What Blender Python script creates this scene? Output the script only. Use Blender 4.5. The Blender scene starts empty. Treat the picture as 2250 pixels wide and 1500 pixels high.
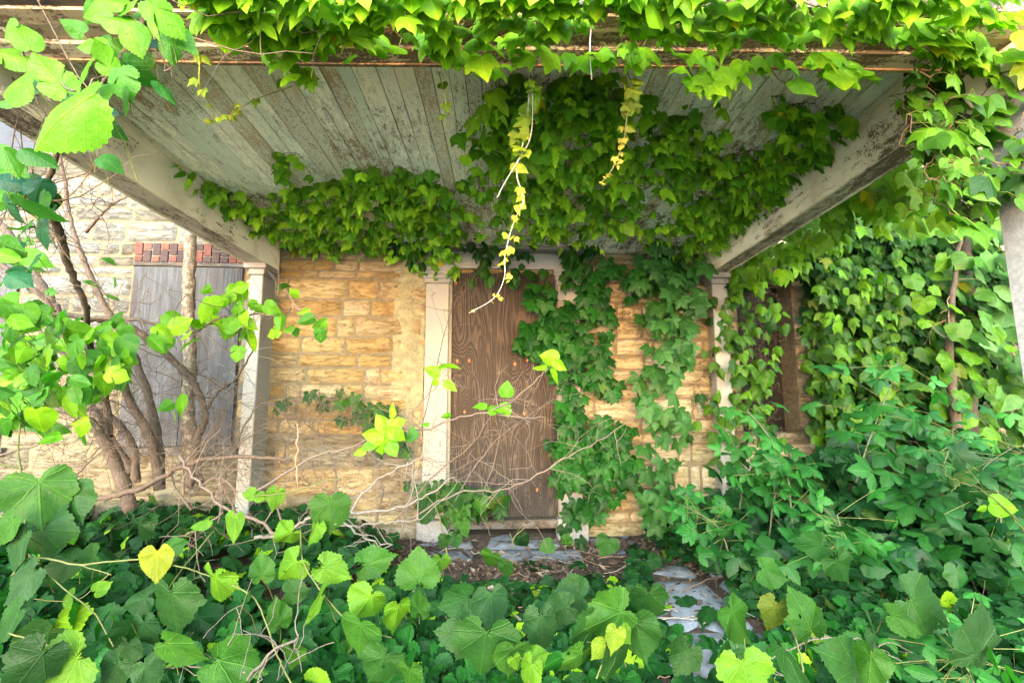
import bpy, math, random
import numpy as np
from mathutils import Vector

C = bpy.context.scene.collection
SC = bpy.context.scene
PI = math.pi
# ------------------------------------------------------------------ camera
F = 1110.0                      # focal length in photo pixels (2250 wide)
CAMZ = 1.06
PITCH = math.radians(7.34); YAW = math.radians(-0.67)
cd = bpy.data.cameras.new('camera'); cam = bpy.data.objects.new('camera', cd); C.objects.link(cam)
cd.sensor_width = 36; cd.lens = F/2250*36; cd.clip_start = .02; cd.clip_end = 500
cam.location = (0, 0, CAMZ); cam.rotation_euler = (PI/2+PITCH, 0, YAW)
SC.camera = cam
# ------------------------------------------------------------------ world, sun, exposure
SUN_EL, SUN_AZ = 3, 188        # degrees; azimuth clockwise from +Y
w = bpy.data.worlds.new('World'); SC.world = w; w.use_nodes = True
nt = w.node_tree; nt.nodes.clear()
sky = nt.nodes.new('ShaderNodeTexSky'); sky.sky_type = 'NISHITA'; sky.sun_disc = False
sky.sun_elevation = math.radians(SUN_EL); sky.sun_rotation = math.radians(SUN_AZ)
sky.air_density = 1.0; sky.dust_density = 1.0; sky.ozone_density = 1.0
bg = nt.nodes.new('ShaderNodeBackground'); bg.inputs[1].default_value = 0.13
wo = nt.nodes.new('ShaderNodeOutputWorld')
nt.links.new(sky.outputs[0], bg.inputs[0]); nt.links.new(bg.outputs[0], wo.inputs[0])
sd = bpy.data.lights.new('sun', 'SUN'); so = bpy.data.objects.new('sun', sd); C.objects.link(so)
sd.energy = 2.6; sd.angle = math.radians(110); sd.color = (.90, .99, 1.0)
el, az = math.radians(SUN_EL), math.radians(SUN_AZ)
sdir = Vector((math.sin(az)*math.cos(el), math.cos(az)*math.cos(el), math.sin(el)))
so.rotation_euler = sdir.to_track_quat('Z', 'Y').to_euler(); so.location = (0, -5, 8)
SC.view_settings.view_transform = 'Standard'; SC.view_settings.look = 'None'
SC.view_settings.gamma = 1; SC.view_settings.exposure = 4.35
SC.view_settings.use_curve_mapping = False
SC.render.engine = 'CYCLES'
SC.cycles.max_bounces = 8; SC.cycles.diffuse_bounces = 5; SC.cycles.transmission_bounces = 6
SC.cycles.transparent_max_bounces = 8; SC.cycles.use_denoising = True

rs = np.random.RandomState(7)
random.seed(7)
# ------------------------------------------------------------------ geometry helpers
def _rot():
    cp, sp = math.cos(PI/2+PITCH), math.sin(PI/2+PITCH)
    cy, sy = math.cos(YAW), math.sin(YAW)
    Rx = np.array([[1,0,0],[0,cp,-sp],[0,sp,cp]]); Rz = np.array([[cy,-sy,0],[sy,cy,0],[0,0,1]])
    return Rz@Rx
RM = _rot(); CAM = np.array([0, 0, CAMZ])
def ray(x, y):
    x = np.asarray(x, float); y = np.asarray(y, float)
    d = np.stack([(x-1125)/F, (750-y)/F, -np.ones_like(x)], -1)
    return d@RM.T
def at(x, y, Y):                # a photo pixel turned into the world point at depth Y
    d = ray(x, y); t = np.asarray(Y, float)/d[..., 1]
    return CAM + d*t[..., None]
def proj(P):
    q = (np.asarray(P)-CAM)@RM
    z = np.maximum(-q[..., 2], 1e-6)
    return 1125+F*q[..., 0]/z, 750-F*q[..., 1]/z
# wall frame: local (u, v, z); v < 0 in front of the wall
AL = math.atan(.055); W0 = np.array([0, 4.33, 0.])
UD = np.array([math.cos(AL), math.sin(AL), 0]); VD = np.array([-math.sin(AL), math.cos(AL), 0])
def wl(x, y, v=0.0):            # pixel -> (u, z) on the plane v in front of the wall
    d = ray(x, y); t = (v - (CAM-W0)@VD)/(d@VD)
    p = CAM + d*t[..., None] - W0
    return p@UD, p[..., 2]
def wp(u, v, z):                # wall frame -> world
    u = np.asarray(u, float); v = np.asarray(v, float)+0*u; z = np.asarray(z, float)+0*u
    return W0 + u[..., None]*UD + v[..., None]*VD + z[..., None]*np.array([0, 0, 1.])
CZ0, CSL = 2.425, .034           # ceiling height at the wall and its rise towards the front
def ceil_at(x, y):              # pixel -> point on the ceiling
    d = ray(x, y); a = CAM[2]-CZ0+CSL*((CAM-W0)@VD); b = d[..., 2]+CSL*(d@VD)
    t = -a/b
    return CAM + d*t[..., None]

def h2(i, j, s=0):
    n = np.sin(i*127.1+j*311.7+s*74.7)*43758.5453
    return n-np.floor(n)
def vnoise(x, y, s=0):
    x = np.asarray(x, float); y = np.asarray(y, float)
    i, j = np.floor(x), np.floor(y); f, g = x-i, y-j
    f = f*f*(3-2*f); g = g*g*(3-2*g)
    return (h2(i,j,s)*(1-f)+h2(i+1,j,s)*f)*(1-g)+(h2(i,j+1,s)*(1-f)+h2(i+1,j+1,s)*f)*g
def fbm(x, y, s=0, o=4):
    r = 0; a = .5
    for k in range(o):
        r = r+a*vnoise(x*2**k, y*2**k, s+k*3.1); a *= .5
    return r

class MB:
    def __init__(s):
        s.v=[]; s.l=[]; s.t=[]; s.uv=[]; s.c=[]; s.mi=[]; s.n=0
    def raw(s, v, faces_idx, totals, uv=None, col=(1,1,1), mi=0):
        v = np.asarray(v, float).reshape(-1, 3); n = len(v)
        s.v.append(v); s.l.append(np.asarray(faces_idx, int).ravel()+s.n); s.t.append(np.asarray(totals, int).ravel())
        s.uv.append(np.zeros((n,2)) if uv is None else np.asarray(uv, float).reshape(-1,2))
        col = np.asarray(col, float)
        s.c.append(np.broadcast_to(col, (n,3)) if col.ndim == 1 else col.reshape(-1,3))
        s.mi.append(np.full(len(s.t[-1]), mi)); s.n += n
    def box(s, a, b, col=(1,1,1), mi=0, j=0, rng=None):
        (x0,y0,z0),(x1,y1,z1) = a, b
        v = np.array([(x0,y0,z0),(x1,y0,z0),(x1,y1,z0),(x0,y1,z0),(x0,y0,z1),(x1,y0,z1),(x1,y1,z1),(x0,y1,z1)], float)
        if j: v = v+rs.uniform(-j, j, v.shape)
        s.raw(v, [0,3,2,1, 4,5,6,7, 0,1,5,4, 1,2,6,5, 2,3,7,6, 3,0,4,7], [4]*6, v[:,[0,2]], col, mi)
    def bbox(s, a, b, r=.004, col=(1,1,1), mi=0):
        """box with chamfered edges"""
        a = np.minimum(a,b).astype(float); b2 = np.maximum(a, b).astype(float)
        bm_v=[]; idx={}
        for ix in (0,1):
            for iy in (0,1):
                for iz in (0,1):
                    c = np.array([(a,b2)[ix][0],(a,b2)[iy][1],(a,b2)[iz][2]])
                    sg = np.array([1-2*ix,1-2*iy,1-2*iz])
                    for ax in range(3):
                        p = c.copy()
                        for k in range(3):
                            if k != ax: p[k] += sg[k]*r
                        idx[(ix,iy,iz,ax)] = len(bm_v); bm_v.append(p)
        F_=[]; T_=[]
        g = lambda *k: idx[k]
        for ax in range(3):
            o = [k for k in range(3) if k != ax]
            for sd_ in (0,1):
                q=[]
                for (p_,q_) in ((0,0),(1,0),(1,1),(0,1)):
                    k=[0,0,0]; k[ax]=sd_; k[o[0]]=p_; k[o[1]]=q_
                    q.append(g(*k,ax))
                F_ += q; T_.append(4)
        for ax in range(3):      # edges along ax
            o = [k for k in range(3) if k != ax]
            for p_ in (0,1):
                for q_ in (0,1):
                    k0=[0,0,0]; k1=[0,0,0]; k0[ax]=0; k1[ax]=1
                    for k in (k0,k1): k[o[0]]=p_; k[o[1]]=q_
                    F_ += [g(*k0,o[0]),g(*k0,o[1]),g(*k1,o[1]),g(*k1,o[0])]; T_.append(4)
        for ix in (0,1):
            for iy in (0,1):
                for iz in (0,1):
                    F_ += [g(ix,iy,iz,0),g(ix,iy,iz,1),g(ix,iy,iz,2)]; T_.append(3)
        v = np.array(bm_v); s.raw(v, F_, T_, v[:,[0,2]], col, mi)
    def tube(s, pts, rad, n=6, col=(1,1,1), mi=0, cap=True):
        pts = np.asarray(pts, float); m = len(pts)
        rad = np.broadcast_to(np.asarray(rad, float), (m,))
        tg = np.gradient(pts, axis=0); tg /= np.maximum(np.linalg.norm(tg, axis=1)[:,None], 1e-9)
        up = np.array([.31,.42,.85]); a = np.cross(tg, up); a /= np.maximum(np.linalg.norm(a, axis=1)[:,None], 1e-9)
        for i in range(1, m):     # keep the frame from twisting
            q = a[i-1]-tg[i]*(a[i-1]@tg[i]); a[i] = q/max(np.linalg.norm(q), 1e-9)
        b = np.cross(tg, a); th = np.arange(n)*2*PI/n
        v = pts[:,None,:]+rad[:,None,None]*(np.cos(th)[None,:,None]*a[:,None,:]+np.sin(th)[None,:,None]*b[:,None,:])
        i = np.arange(m-1)[:,None]*n; k = np.arange(n)[None,:]; k2 = (k+1)%n
        f = np.stack([i+k, i+k2, i+n+k2, i+n+k], -1).reshape(-1)
        tt = [4]*((m-1)*n); f = list(f)
        if cap and n > 3:
            f += list(range(n))[::-1]+list(range((m-1)*n, m*n)); tt += [n, n]
        L = np.concatenate([[0], np.cumsum(np.linalg.norm(np.diff(pts, axis=0), axis=1))])
        uv = np.stack([np.broadcast_to(th[None,:], (m,n)), np.broadcast_to(L[:,None], (m,n))], -1)
        if np.ndim(col) == 2: col = np.repeat(np.asarray(col), n, axis=0)
        s.raw(v.reshape(-1,3), f, tt, uv.reshape(-1,2), col, mi)
    def build(s, name, mats, parent=None, smooth=True):
        me = bpy.data.meshes.new(name)
        v = np.concatenate(s.v); l = np.concatenate(s.l); t = np.concatenate(s.t)
        me.vertices.add(len(v)); me.vertices.foreach_set('co', v.astype(np.float32).ravel())
        me.loops.add(len(l)); me.loops.foreach_set('vertex_index', l.astype(np.int32))
        me.polygons.add(len(t)); st = np.concatenate([[0], np.cumsum(t)[:-1]])
        me.polygons.foreach_set('loop_start', st.astype(np.int32)); me.polygons.foreach_set('loop_total', t.astype(np.int32))
        me.polygons.foreach_set('material_index', np.concatenate(s.mi).astype(np.int32))
        me.polygons.foreach_set('use_smooth', np.full(len(t), smooth))
        uvl = me.uv_layers.new(name='UVMap'); uvl.data.foreach_set('uv', np.concatenate(s.uv)[l].astype(np.float32).ravel())
        ca = me.color_attributes.new('tint', 'FLOAT_COLOR', 'POINT')
        c = np.concatenate(s.c); ca.data.foreach_set('color', np.concatenate([c, np.ones((len(c),1))], 1).astype(np.float32).ravel())
        me.update(calc_edges=True); me.validate()
        for m in (mats if isinstance(mats, (list, tuple)) else [mats]): me.materials.append(m)
        o = bpy.data.objects.new(name, me); C.objects.link(o)
        if parent: o.parent = parent
        return o

def tag(o, label=None, cat=None, group=None, kind=None):
    if label: o['label'] = label
    if cat: o['category'] = cat
    if group: o['group'] = group
    if kind: o['kind'] = kind
    return o
def thing(name, label, cat, loc=(0,0,0), rz=0, group=None):
    o = bpy.data.objects.new(name, None); C.objects.link(o); o.location = loc; o.rotation_euler = (0,0,rz)
    o.empty_display_size = .1
    return tag(o, label, cat, group)

def smooth_path(P, k=6):        # Catmull-Rom through rows of any width
    P = np.asarray(P, float)
    if len(P) < 3: 
        t = np.linspace(0,1,k+1)[:,None]; return P[0]*(1-t)+P[-1]*t
    Q = np.vstack([2*P[0]-P[1], P, 2*P[-1]-P[-2]]); out=[]
    for i in range(1, len(Q)-2):
        for j in range(k):
            t = j/k
            out.append(.5*((2*Q[i])+(-Q[i-1]+Q[i+1])*t+(2*Q[i-1]-5*Q[i]+4*Q[i+1]-Q[i+2])*t*t+(-Q[i-1]+3*Q[i]-3*Q[i+1]+Q[i+2])*t**3))
    out.append(P[-1]); return np.array(out)
def unit(v):
    v = np.asarray(v, float); return v/np.maximum(np.linalg.norm(v, axis=-1, keepdims=True), 1e-9)

# ------------------------------------------------------------------ materials
def nodes(name):
    m = bpy.data.materials.new(name); m.use_nodes = True; t = m.node_tree; t.nodes.clear()
    out = t.nodes.new('ShaderNodeOutputMaterial')
    return m, t, out
class N:
    """small wrapper for writing node trees"""
    def __init__(s, t): s.t = t
    def new(s, ty, **kw):
        n = s.t.nodes.new(ty)
        for k, v in kw.items(): setattr(n, k, v)
        return n
    def set(s, sock, v):
        if isinstance(v, bpy.types.NodeSocket): s.t.links.new(v, sock)
        else: sock.default_value = v
    def m(s, op, a, b=None, c=None, clamp=False):
        n = s.new('ShaderNodeMath', operation=op, use_clamp=clamp); s.set(n.inputs[0], a)
        if b is not None: s.set(n.inputs[1], b)
        if c is not None: s.set(n.inputs[2], c)
        return n.outputs[0]
    def mix(s, f, a, b, mode='MIX'):
        n = s.new('ShaderNodeMix', data_type='RGBA', blend_type=mode)
        s.set(n.inputs[0], f)
        for i, q in ((6, a), (7, b)):
            if isinstance(q, tuple) and len(q) == 3: q = (*q, 1)
            s.set(n.inputs[i], q)
        return n.outputs[2]
    def noise(s, vec, scale=5, detail=6, rough=.6, dist=0, out=0):
        n = s.new('ShaderNodeTexNoise'); s.set(n.inputs['Vector'], vec); s.set(n.inputs['Scale'], scale)
        n.inputs['Detail'].default_value = detail; n.inputs['Roughness'].default_value = rough; n.inputs['Distortion'].default_value = dist
        return n.outputs[out]
    def ramp(s, f, lo, hi):
        n = s.new('ShaderNodeMapRange', interpolation_type='SMOOTHSTEP'); s.set(n.inputs[0], f)
        n.inputs[1].default_value = lo; n.inputs[2].default_value = hi
        return n.outputs[0]
    def scale(s, vec, sc):
        n = s.new('ShaderNodeMapping'); s.set(n.inputs[0], vec); n.inputs[3].default_value = sc
        return n.outputs[0]
    def obj(s): return s.new('ShaderNodeTexCoord').outputs['Object']
    def tint(s): return s.new('ShaderNodeAttribute', attribute_name='tint').outputs['Color']
    def bump(s, h, st=.5, d=.01):
        n = s.new('ShaderNodeBump'); n.inputs['Strength'].default_value = st; n.inputs['Distance'].default_value = d; s.set(n.inputs['Height'], h)
        return n.outputs[0]
    def pbr(s, col, rough=.8, nrm=None, spec=.3):
        n = s.new('ShaderNodeBsdfPrincipled'); s.set(n.inputs['Base Color'], col if not isinstance(col, tuple) else (*col,1)[:4])
        s.set(n.inputs['Roughness'], rough); n.inputs['Specular IOR Level'].default_value = spec
        if nrm is not None: s.set(n.inputs['Normal'], nrm)
        return n.outputs[0]

def leaf_material(name, pinnate=False, trans=.42, gloss=.45, vein=.55, sec=7.0, puck=.5, holes=True):
    m, t, out = nodes(name); n = N(t)
    uv = n.new('ShaderNodeUVMap').outputs[0]; sp = n.new('ShaderNodeSeparateXYZ'); n.set(sp.inputs[0], uv)
    nzv = n.noise(uv, 5, 3, .6); u = n.m('ADD', sp.outputs[0], 0); v = n.m('ADD', sp.outputs[1], n.m('MULTIPLY', n.m('SUBTRACT', nzv, .5), .09))
    au = n.m('ABSOLUTE', u)
    if pinnate:
        d, tt = au, v
    else:
        v2 = n.m('SUBTRACT', v, .06)
        a = n.m('ARCTAN2', au, v2); r = n.m('SQRT', n.m('ADD', n.m('MULTIPLY', au, au), n.m('MULTIPLY', v2, v2)))
        de = n.m('PINGPONG', a, .34)
        d = n.m('MULTIPLY', r, n.m('SINE', de)); tt = n.m('MULTIPLY', r, n.m('COSINE', de))
    main = n.m('SUBTRACT', 1, n.ramp(d, .004, .022))
    sf = n.m('ABSOLUTE', n.m('SUBTRACT', n.m('FRACT', n.m('MULTIPLY', n.m('SUBTRACT', tt, n.m('MULTIPLY', d, .9)), sec)), .5))
    secv = n.m('MULTIPLY', n.m('SUBTRACT', 1, n.ramp(sf, .0, .075)), .42)
    vf = n.m('MAXIMUM', main, secv)
    ob = n.obj()
    no = n.noise(ob, 22, 4, .6)
    col = n.tint()
    col = n.mix(n.ramp(no, .35, .75), n.mix(1, col, (.78,.84,.8), 'MULTIPLY'), n.mix(1, col, (1.18,1.12,1.0), 'MULTIPLY'))
    spots = n.ramp(n.noise(ob, 160, 2, .6), .70, .76)
    col = n.mix(n.m('MULTIPLY', spots, .45), col, n.mix(1, col, (3.0,2.0,2.0), 'MULTIPLY'))
    vcol = n.mix(1, col, (2.2,1.75,1.9), 'MULTIPLY')
    col = n.mix(n.m('MULTIPLY', vf, vein), col, vcol)
    geo = n.new('ShaderNodeNewGeometry')
    back = n.mix(1, col, (1.35,1.2,1.5), 'MULTIPLY')
    fcol = n.mix(geo.outputs['Backfacing'], col, back)
    bh = n.m('ADD', n.m('MULTIPLY', vf, -.5), n.m('ADD', n.m('MULTIPLY', no, .9), n.m('MULTIPLY', n.noise(uv, 9, 3, .6), 1.0)))
    bm_ = n.bump(bh, puck, .003)
    pb = n.new('ShaderNodeBsdfPrincipled'); n.set(pb.inputs['Base Color'], fcol); pb.inputs['Roughness'].default_value = gloss
    pb.inputs['Specular IOR Level'].default_value = .14; n.set(pb.inputs['Normal'], bm_)
    tr = n.new('ShaderNodeBsdfTranslucent'); n.set(tr.inputs[0], n.mix(1, col, (1.35,1.9,.4), 'MULTIPLY')); n.set(tr.inputs[1], bm_)
    mx = n.new('ShaderNodeMixShader'); mx.inputs[0].default_value = trans
    n.set(mx.inputs[1], pb.outputs[0]); n.set(mx.inputs[2], tr.outputs[0])
    if holes:                   # eaten holes
        ho = n.m('GREATER_THAN', n.noise(ob, 48, 1, .5), .775); tp = n.new('ShaderNodeBsdfTransparent'); m2 = n.new('ShaderNodeMixShader')
        n.set(m2.inputs[0], ho); n.set(m2.inputs[1], mx.outputs[0]); n.set(m2.inputs[2], tp.outputs[0]); mx = m2
    n.set(out.inputs[0], mx.outputs[0])
    return m

def bark_material(name, dark, light, sc=(30,30,8), spot=0, spotcol=(.3,.3,.26)):
    m, t, out = nodes(name); n = N(t); ob = n.obj()
    a = n.noise(n.scale(ob, sc), 3, 8, .7); col = n.mix(n.ramp(a, .3, .7), dark, light)
    if spot:
        sx = n.ramp(n.noise(ob, 26, 6, .75), .5, .6); col = n.mix(n.m('MULTIPLY', sx, spot), col, spotcol)
    col = n.mix(1, col, n.tint(), 'MULTIPLY')
    n.set(out.inputs[0], n.pbr(col, .85, n.bump(a, .8, .01))); return m

def painted_wood(name, paint, bare, under=None, peel=.5, axis=1, seams=False, coarse=1.0, dirt=(.16,.11,.06), dirty=.4):
    """old peeling paint on planks whose grain runs along the object's axis"""
    m, t, out = nodes(name); n = N(t); ob = n.obj()
    st = [26,26,26]; st[axis] = 2.2; g = n.noise(n.scale(ob, tuple(st)), 2.0, 8, .7)
    st2 = [9,9,9]; st2[axis] = 2.5; pn = n.noise(n.scale(ob, tuple(st2)), 3.0*coarse, 10, .78, .2)
    fine = n.noise(ob, 95, 4, .7)
    mask0 = n.m('ADD', n.m('MULTIPLY', pn, .62), n.m('MULTIPLY', fine, .38))
    big = n.noise(ob, 1.7, 3, .5)
    mask0 = n.m('ADD', mask0, n.m('MULTIPLY', n.m('SUBTRACT', big, .5), .35))
    col = n.mix(1, n.mix(n.noise(ob, 6, 5, .6), paint, tuple(c*.82 for c in paint)), n.tint(), 'MULTIPLY')
    wood = n.mix(n.ramp(g, .3, .7), tuple(c*.45 for c in bare), bare)
    if under is not None:
        col = n.mix(n.ramp(mask0, peel-.10, peel-.05), col, under)
    col = n.mix(n.ramp(mask0, peel, peel+.03), col, wood)
    dn = n.ramp(n.noise(ob, 3.2, 6, .65), .45, .72)
    col = n.mix(n.m('MULTIPLY', dn, dirty), col, dirt)
    h = n.m('ADD', n.m('MULTIPLY', g, .4), n.m('MULTIPLY', n.ramp(mask0, peel, peel+.03), -1.0))
    n.set(out.inputs[0], n.pbr(col, .75, n.bump(h, .7, .006))); return m

def stone_material():
    m, t, out = nodes('limestone'); n = N(t); ob = n.obj()
    a = n.noise(n.scale(ob, (3,6,11)), 2.2, 10, .72); b = n.noise(ob, 34, 6, .7); c = n.noise(ob, 1.3, 3, .5)
    col = n.tint()
    col = n.mix(n.ramp(a, .32, .62), n.mix(1, col, (.66,.58,.44), 'MULTIPLY'), col)
    col = n.mix(n.ramp(b, .5, .72), col, n.mix(1, col, (1.2,1.22,1.25), 'MULTIPLY'))
    cr = n.ramp(n.m('ABSOLUTE', n.m('SUBTRACT', n.noise(n.scale(ob, (1.3,3,6.5)), 3, 8, .65), .5)), 0, .022)
    col = n.mix(n.m('MULTIPLY', n.m('SUBTRACT', 1, cr), .6), col, n.mix(1, col, (.34,.27,.2), 'MULTIPLY'))
    soot = n.ramp(n.noise(ob, 2.4, 6, .7), .52, .72)
    col = n.mix(n.m('MULTIPLY', soot, .35), col, (.2,.17,.11))
    h = n.m('ADD', n.m('MULTIPLY', a, .8), n.m('ADD', n.m('MULTIPLY', b, .35), n.m('MULTIPLY', cr, .4)))
    n.set(out.inputs[0], n.pbr(col, .9, n.bump(h, .7, .012), .2)); return m

def simple_rough(name, c1, c2, scale=8, bump=.6, dist=.01, rough=.9, tint=True, c3=None, t3=.6):
    m, t, out = nodes(name); n = N(t); ob = n.obj(); a = n.noise(ob, scale, 9, .7)
    col = n.mix(n.ramp(a, .3, .7), c1, c2)
    if c3: col = n.mix(n.ramp(n.noise(ob, scale*.35, 6, .7), t3, t3+.08), col, c3)
    if tint: col = n.mix(1, col, n.tint(), 'MULTIPLY')
    n.set(out.inputs[0], n.pbr(col, rough, n.bump(a, bump, dist))); return m

def plywood_brown(knots):
    """contour lines of a stretched noise give cathedral grain; every knot lifts the field and so rings itself"""
    m, t, out = nodes('brown_plywood'); n = N(t); ob = n.obj()
    sp = n.new('ShaderNodeSeparateXYZ'); n.set(sp.inputs[0], ob); x, z = sp.outputs[0], sp.outputs[2]
    fld = n.noise(n.scale(ob, (4.2,1,.40)), 1.3, 2, .45, .15)
    fld = n.m('ADD', fld, n.m('MULTIPLY', x, .9))
    kd = None
    for kx, kz, kr in knots:
        dx = n.m('MULTIPLY', n.m('SUBTRACT', x, kx), 1/kr); dz = n.m('MULTIPLY', n.m('SUBTRACT', z, kz), .42/kr)
        q = n.m('ADD', n.m('MULTIPLY', dx, dx), n.m('MULTIPLY', dz, dz))
        g = n.m('EXPONENT', n.m('MULTIPLY', q, -.16))
        fld = n.m('ADD', fld, n.m('MULTIPLY', g, .16))
    rings = n.m('SINE', n.m('MULTIPLY', fld, 185)); r2 = n.ramp(rings, -1.3, .9)
    fine = n.noise(n.scale(ob, (70,70,2.2)), 2, 6, .7); r2 = n.m('MULTIPLY', r2, n.ramp(fine, .15, .6))
    dark, mid = (.009,.006,.0035), (.046,.031,.018)
    col = n.mix(r2, dark, mid)
    pale = n.m('MULTIPLY', n.ramp(n.noise(n.scale(ob, (3,3,9)), 1.5, 6, .75), .56, .72), n.ramp(r2, .2, .8))
    col = n.mix(n.m('MULTIPLY', pale, .7), col, (.13,.105,.06))
    # grey, washed-out band at the foot where rain splashes
    gz = n.m('SUBTRACT', 1, n.ramp(n.m('ADD', z, n.m('MULTIPLY', n.noise(ob, 3, 4, .6), .35)), .40, .95))
    col = n.mix(n.m('MULTIPLY', gz, .8), col, n.mix(r2, (.005,.0045,.004), (.034,.031,.027)))
    n.set(out.inputs[0], n.pbr(col, .7, n.bump(r2, .7, .006), .3)); return m

def plywood_grey():
    m, t, out = nodes('grey_plywood'); n = N(t); ob = n.obj()
    a = n.noise(n.scale(ob, (42,10,1.7)), 1.6, 9, .75, .3); b = n.noise(n.scale(ob, (7,3,1.1)), 1.8, 6, .65, .5); c = n.noise(n.scale(ob, (90,10,6)), 3, 4, .7)
    col = n.mix(n.ramp(a, .28, .68), (.011,.0125,.014), (.056,.062,.066))
    col = n.mix(n.m('MULTIPLY', n.ramp(b, .42, .68), .75), col, (.021,.019,.019))
    col = n.mix(n.m('MULTIPLY', n.ramp(c, .62, .7), .7), col, (.13,.14,.145))
    col = n.mix(1, col, n.tint(), 'MULTIPLY')
    n.set(out.inputs[0], n.pbr(col, .85, n.bump(a, .6, .004), .25)); return m

M = {}
M['stone'] = stone_material()
M['mortar'] = simple_rough('lime_mortar', (.075,.06,.035), (.13,.105,.06), 20, .9, .012)
M['brick'] = simple_rough('old_brick', (.7,.6,.55), (1.2,1.1,1.0), 30, .6, .005)
M['brickmortar'] = simple_rough('brick_mortar', (.16,.15,.12), (.25,.23,.19), 30, .6, .005)
M['greyply'] = plywood_grey()
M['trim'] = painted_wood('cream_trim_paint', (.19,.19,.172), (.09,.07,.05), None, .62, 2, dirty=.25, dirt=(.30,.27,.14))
M['beampaint'] = painted_wood('cream_beam_paint', (.82,.76,.60), (.20,.14,.09), None, .555, 1, dirty=.35)
M['ceiling'] = painted_wood('peeling_ceiling_paint', (.92,.91,.85), (.50,.36,.23), (.66,.70,.60), .545, 1, dirty=.08, coarse=1.25)
M['soffit'] = painted_wood('weathered_soffit_paint', (.60,.52,.37), (.20,.14,.085), None, .50, 0, dirty=.15)
M['rawwood'] = painted_wood('weathered_bare_wood', (.50,.45,.37), (.20,.15,.11), None, .5, 1, dirty=.45, dirt=(.06,.05,.035))
M['rawwoodx'] = painted_wood('grey_bare_board', (.062,.06,.056), (.03,.025,.019), None, .5, 0, dirty=.35)
M['concrete'] = simple_rough('grey_column_stone', (.15,.155,.16), (.24,.24,.235), 60, .5, .004, c3=(.3,.25,.18), t3=.66)
M['slab'] = simple_rough('blue_grey_slab', (.07,.085,.105), (.16,.18,.205), 9, .9, .014, c3=(.05,.042,.035), t3=.58)
M['bounce'] = simple_rough('pale_bounce_gravel', (.60,.58,.54), (.78,.76,.72), 40, .8, .01)
M['soil'] = simple_rough('dark_soil', (.02,.014,.010), (.07,.048,.034), 14, 1.0, .02)
M['litter'] = simple_rough('dry_litter', (.8,.8,.8), (1.2,1.2,1.2), 40, .3, .003)
M['glass'] = simple_rough('old_dark_glass', (.004,.007,.014), (.012,.02,.035), 4, .05, .002, .6)
M['roofing'] = simple_rough('roof_boards', (.10,.09,.08), (.2,.18,.15), 10)
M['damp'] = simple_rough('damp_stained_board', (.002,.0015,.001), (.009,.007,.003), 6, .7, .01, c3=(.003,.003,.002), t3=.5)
M['ivy'] = leaf_material('ivy_leaf', False, .45, .40, .35, 6, holes=False)
M['grape'] = leaf_material('grape_leaf', False, .34, .55, .6, 7, .8)
M['mulberry'] = leaf_material('mulberry_leaf', True, .45, .38, .6, 7, .8)
M['creeper'] = leaf_material('creeper_leaflet', True, .34, .42, .4, 8)
M['stem'] = simple_rough('green_stem', (.8,.8,.8), (1.15,1.15,1.15), 30, .3, .002, .6)
M['bark'] = bark_material('brown_bark', (.034,.025,.018), (.088,.068,.052))
M['palebark'] = bark_material('mottled_grey_bark', (.03,.025,.018), (.14,.12,.09), (20,20,9), .8, (.24,.215,.16))
M['twig'] = bark_material('thin_twig_bark', (.7,.7,.7), (1.2,1.2,1.2))
# ------------------------------------------------------------------ ground
def gh(X, Y):                   # ground height: litter banked against the wall and round the bare slab
    X = np.asarray(X, float); Y = np.asarray(Y, float)
    h = .10*(fbm(X*1.3, Y*1.3, 2)-.47)+.035*(fbm(X*6, Y*6, 5)-.5)
    h = h+.05*np.clip((-X-1.0)/1.5, 0, 1)+.10*np.clip((X-2.2)/1.5, 0, 1)
    px, py = proj(np.stack([X, Y, 0*X], -1))
    bare = np.zeros_like(h)
    for cx, cy, rx, ry in ((1530,1300,125,55),(1620,1390,130,55),(1560,1450,110,60),(1100,1212,190,26),(1480,1360,60,120)):
        bare = np.maximum(bare, np.clip(1.6-np.sqrt(((px-cx)/rx)**2+((py-cy)/ry)**2)*1.2, 0, 1))
    h = h*(1-.8*bare)-.045*bare
    return h
g = MB()
xs = np.concatenate([np.linspace(-60,-6,10)[:-1], np.linspace(-6,6,260), np.linspace(6,60,10)[1:]])
ys = np.concatenate([np.array([-60,-30,-14,-.15]), np.linspace(.1,5,150), np.linspace(5,90,14)[1:]])
X, Y = np.meshgrid(xs, ys); Z = gh(X, Y); Z = np.where((np.abs(X) < 7)&(Y < 6), Z, 0.02); Z = np.where(Y < -.2, -6.1-0*Y, Z); Z = np.where((Y < -.05)&(Y > -.2), .0, Z)  # ground drops away behind the camera, shaped to let low sunlight reach the ceiling
nx, ny = len(xs), len(ys); i, j = np.meshgrid(np.arange(nx-1), np.arange(ny-1)); b0 = (j*nx+i).ravel()
g.raw(np.stack([X,Y,Z],-1).reshape(-1,3), np.stack([b0,b0+1,b0+nx+1,b0+nx],1), [4]*len(b0))
tag(g.build('ground', M['soil']), kind='structure')
y_ = MB(); y_.raw([(-30,-60,-5.9),(30,-60,-5.9),(30,-7,-5.9),(-30,-7,-5.9),(30,-.35,.06),(-30,-.35,.06)], [0,1,2,3,3,2,4,5], [4,4]); y_.mi[0][:]=0; tag(y_.build('bounce_slope', M['bounce']), kind='structure')  # unseen pale slope added behind the camera to bounce light into the porch
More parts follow.
